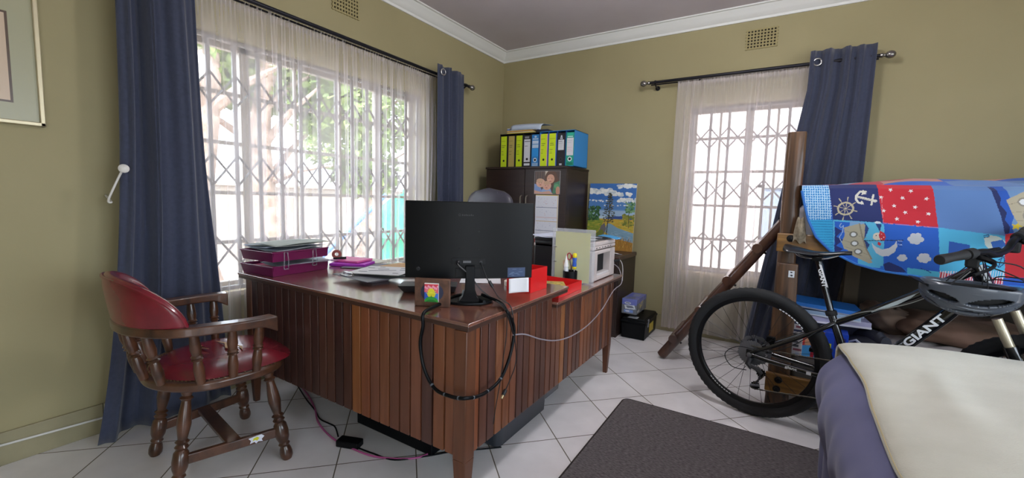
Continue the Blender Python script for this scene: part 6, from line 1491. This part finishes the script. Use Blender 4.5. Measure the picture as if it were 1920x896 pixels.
# ---------------------------------------------------------------- helmet hung upside down on the right grip
hp = onY(1818, 535, 2.33)
hl = thing('bicycle_helmet', 'dark grey bicycle helmet hanging upside down from the handlebar', 'helmet', hp, math.radians(-10))
M_hl = mat('helmet_grey', '474d57', .28, coat=.4); M_hin = mat('helmet_liner', '0e0f11', .8)
def dome(t, s, k=1.0):   # t: lateral angle (0..PI across), s: front(0)->back(1); opening up, crown down
    L_, W2_, D_ = .132*k, .098*k, .105*k
    a = PI*s; x = -L_*math.cos(a); r = math.sin(a)**.62
    y = -W2_*math.cos(t)*r; z = -D_*math.sin(t)*r*(1-.18*math.cos(a)**2)
    return Vector((x, y, z))
MB().grid(lambda u, v: dome(PI*u, .02+.96*v, .88)+Vector((0, 0, -.004)), 26, 30).build('liner', M_hin, hl, solid=.010, angle=90)
def rimz(x): return .012*math.cos(x*24)+.010*(x/.14)**2
rim = []
n = 60
for i in range(n):
    a = 2*PI*i/n; x = .134*math.cos(a); y = .099*math.copysign(abs(math.sin(a))**.85, math.sin(a)); rim.append(Vector((x, y, -.010-.010*math.sin(x*20+1))))
mb = MB(); mb.tube(rim, .010, 8, closed=True, flat=1.4, up=(0, 0, 1)); mb.build('rim_band', M_hl, hl, angle=60)
vents = [(.16, .30, .045, .13, .10), (.17, .62, .05, .16, -.10), (.335, .22, .035, .10, .06), (.34, .50, .045, .15, .0), (.33, .80, .035, .09, -.06), (.5, .34, .040, .13, 0), (.5, .68, .045, .15, 0)]
vents = vents + [(1-a, b, c, d, -e) for a, b, c, d, e in vents if a < .49]
def vent(q, s):
    for a, b, c, d, e in vents:
        y = s-b; x = q-a-e*y
        if (abs(x)/c)**1.6+(abs(y)/d)**2 < 1: return True
    return False
NQ, NS = 120, 110; sh = MB(); vs = []
for j in range(NS+1):
    s = .03+.94*j/NS
    for i in range(NQ+1): q = i/NQ; vs.append(dome(PI*(-.03+1.06*q), s, 1.0)+Vector((0, 0, .006*math.sin(q*PI*6)**2-.004)))
fs = [(j*(NQ+1)+i, j*(NQ+1)+i+1, (j+1)*(NQ+1)+i+1, (j+1)*(NQ+1)+i) for j in range(NS) for i in range(NQ) if not vent((i+.5)/NQ, .03+.94*(j+.5)/NS)]
sh.add(vs, fs); sh.build('vented_shell', M_hl, hl, solid=.012, angle=60, off=1)
for q in (.25, .42, .58, .75):
    pts = [dome(PI*q+.10*math.sin(2*PI*s)*(1 if q > .5 else -1), s, 1.01) for s in [.05+.90*i/22 for i in range(23)]]
    MB().tube(pts, [.004+.008*math.sin(PI*i/22)**.5 for i in range(23)], 8, flat=.5).build('ridge', M_hl, hl, angle=70)
vz = MB().grid(lambda u, v: (-.118-.058*math.sin(PI*u)**.8*v-.0*v, -.085+.17*u, .004+.008*v-.016*(1-math.sin(PI*u))), 24, 6); vz.build('visor', M_black, hl, solid=.004)
for s_ in (-1, 1):
    MB().tube(smooth_path([Vector((.04, s_*.07, .0)), Vector((.035, s_*.045, .07)), Vector((.02, .01, .13))], 5), .0045, 6, flat=.4).tube(smooth_path([Vector((-.06, s_*.07, .0)), Vector((-.01, s_*.045, .07)), Vector((.02, .01, .13))], 5), .0045, 6, flat=.4).build('strap', M_blackm, hl)

# ================================================================ RUG, FOREGROUND BED
def rug_mat():
    m = mat('brown_rug_pile', '6b6465', .95, bump=(420, 1.0, .004)); nt = m.node_tree; N = nt.nodes; L = nt.links; p = N['Principled BSDF']
    tc = N.new('ShaderNodeTexCoord'); mp = N.new('ShaderNodeMapping'); mp.inputs['Scale'].default_value = (60, 190, 1); L.new(tc.outputs['Object'], mp.inputs[0])
    n = N.new('ShaderNodeTexNoise'); n.inputs['Scale'].default_value = 1; n.inputs['Detail'].default_value = 5; L.new(mp.outputs[0], n.inputs['Vector'])
    r = N.new('ShaderNodeValToRGB'); r.color_ramp.elements[0].position = .35; r.color_ramp.elements[1].position = .72; r.color_ramp.elements[0].color = (*lin('524d4e'), 1); r.color_ramp.elements[1].color = (*lin('837d7e'), 1)
    L.new(n.outputs[0], r.inputs[0]); L.new(r.outputs[0], p.inputs['Base Color']); return m
rx0, rx1, ry0, ry1, rr0 = -.682, 1.6, .4, 2.372, .035
pl_ = []
for cx_, cy_, a0 in ((rx1-rr0, ry1-rr0, 0), (rx0+rr0, ry1-rr0, PI/2), (rx0+rr0, ry0+rr0, PI), (rx1-rr0, ry0+rr0, 3*PI/2)):
    for i in range(7): a = a0+PI/2*i/6; pl_.append((cx_+rr0*math.cos(a), cy_+rr0*math.sin(a)))
t = thing('rug', 'dark brown carpet mat with rounded corner on the tiles beside the bed', 'rug', (0, 1.4, 0))
MB().prism([(x, y-1.4) for x, y in pl_], .001, .012).build('rug_pile', rug_mat(), t, bevel=.003)
MB().tube([Vector((x, y-1.4, .007)) for x, y in pl_], .0065, 6, closed=True, up=(0, 0, 1)).build('rug_binding', mat('rug_edge', '2e2725', .9), t)
# bed
M_lav = mat('lavender_duvet', '6a6c92', .85, noise=('5e6084', 4), sheen=.2); M_crm = mat('cream_fleece', 'cbcabb', .95, noise=('c1c0b0', 7), bump=(260, .5, .002), sheen=.3)
bd = thing('foreground_bed', 'bed under a lavender duvet in the right foreground', 'bed', (1.2, 1.3, 0))
ex0, ex1, ey0, ey1 = .26, 2.35, .45, 2.315
def EY(x):
    k = [(-9, ey1), (.35, ey1), (.8, 2.235), (1.25, 1.99), (9, 1.97)]
    for (a, b), (c, d) in zip(k, k[1:]):
        if x <= c: return b+(d-b)*(x-a)/(c-a)
def ztop(x, y): return .530+.085*min(1, max(0, (x-.25)/.6))**.8+.008*math.sin(x*5+y*3)+.006*math.sin(x*9-y*7)
MB().box((ex0+.10, ey0+.05, .05), (ex1, 1.90, .34)).build('bed_base', mat('bed_base_fabric', '3d3a44', .9), bd, world=True, bevel=.02)
MB().box((ex0+.06, ey0+.03, .341), (ex1, 1.93, .505)).build('mattress', M_mt, bd, world=True, bevel=.05, seg=4)
def peri(s):   # perimeter path: near-left corner -> far-left corner -> far-right
    LA = ey1-ey0; r = .07
    d = s*(LA+ex1-ex0)
    if d < LA-r: return Vector((ex0, ey0+d, 0)), Vector((-1, 0, 0))
    if d > LA+r: return Vector((ex0+d-LA, EY(ex0+d-LA), 0)), Vector((.2, .98, 0))
    a = (d-LA+r)/(2*r)*PI/2
    return Vector((ex0+r-r*math.cos(a), ey1-r+r*math.sin(a), 0)), Vector((-math.cos(a), math.sin(a), 0))
def lav(u, v):
    p, n = peri(u); zt_ = ztop(p.x, p.y)-.012
    if v < .25:
        q = v/.25; c = Vector((max(p.x, ex0+.22), min(p.y, ey1-.22), 0)); w_ = (1-q)
        b = p*1.0-n*(.20*(w_)); 
        return Vector((b.x, b.y, ztop(b.x, b.y)-.012-.02*q**3))
    q = (v-.25)/.75; round_ = .035*math.sin(min(1, q/.18)*PI/2)
    fold = .014*math.sin(u*92+2*math.sin(q*3+u*8))+.008*math.sin(u*171+q*4)+.012*math.sin(u*40)
    bul = .035*math.sin(min(1, q/.55)*PI)*.9 + fold*min(1, q*1.6) - .004*q
    p2 = p+n*(round_+bul)
    far = min(1, max(0, (p.x-.30)/.1)); p2 = p2-n*(bul*.65*far)
    z = zt_-.02-(zt_-.02-.012)*q
    return Vector((p2.x, p2.y, z))
MB().grid(lav, 420, 60).build('duvet_drop', M_lav, bd, world=True, solid=.006)
MB().grid(lambda u, v: (ex0+.19+(ex1-ex0-.19)*u, ey0+(EY(ex0+.19+(ex1-ex0-.19)*u)-.19-ey0)*v, ztop(ex0+.19+(ex1-ex0-.19)*u, ey0+(ey1-.19-ey0)*v)-.012), 60, 60).build('duvet_top', M_lav, bd, world=True, solid=.006)
bl = thing('cream_blanket', 'cream fleece blanket spread over the lavender bed in the right foreground', 'blanket', (1.2, 1.3, .55))
def ledge(y):   # left edge of the blanket, measured along the top
    k = [(.45, .33), (1.0, .30), (1.30, .275), (1.6, .278), (1.8, .285), (2.05, .272), (2.25, .262), (2.4, .258)]
    for (a, b), (c, d) in zip(k, k[1:]):
        if y <= c: t = max(0, (y-a)/(c-a)); t = t*t*(3-2*t); return b+(d-b)*t
    return k[-1][1]
def bpt(u, v):
    x0 = ledge(min(ey0+(ey1+.16-ey0)*v, 2.4)); x = x0+(ex1-x0)*u; E1 = EY(x); y = ey0+(E1+.16-ey0)*v
    over = y-(E1-.015)
    if over > 0:
        z = ztop(x, E1)+.014-over*.95; yy = E1-.015+.035*math.sin(min(1, over/.04)*PI/2)+.004*math.sin(x*20)
    else: z = ztop(x, y)+.014+.004*math.sin(x*4.2+y*6)*math.sin(x*7.3-y*3)+.010*math.exp(-((x-.52-.06*math.sin(y*3))/.05)**2)*math.exp(-((y-1.75)/.25)**2); yy = y
    e = math.exp(-u*(ex1-x0)/.012)
    return Vector((x-.002, yy, z-.010*e))
MB().grid(bpt, 160, 140).build('blanket_cloth', M_crm, bl, world=True, solid=.010)
MB().tube([bpt(.0008, i/90)+Vector((.004, 0, .002)) for i in range(91)], .0062, 8).build('blanket_binding', mat('cream_binding', 'c2b68f', .9), bl, world=True)
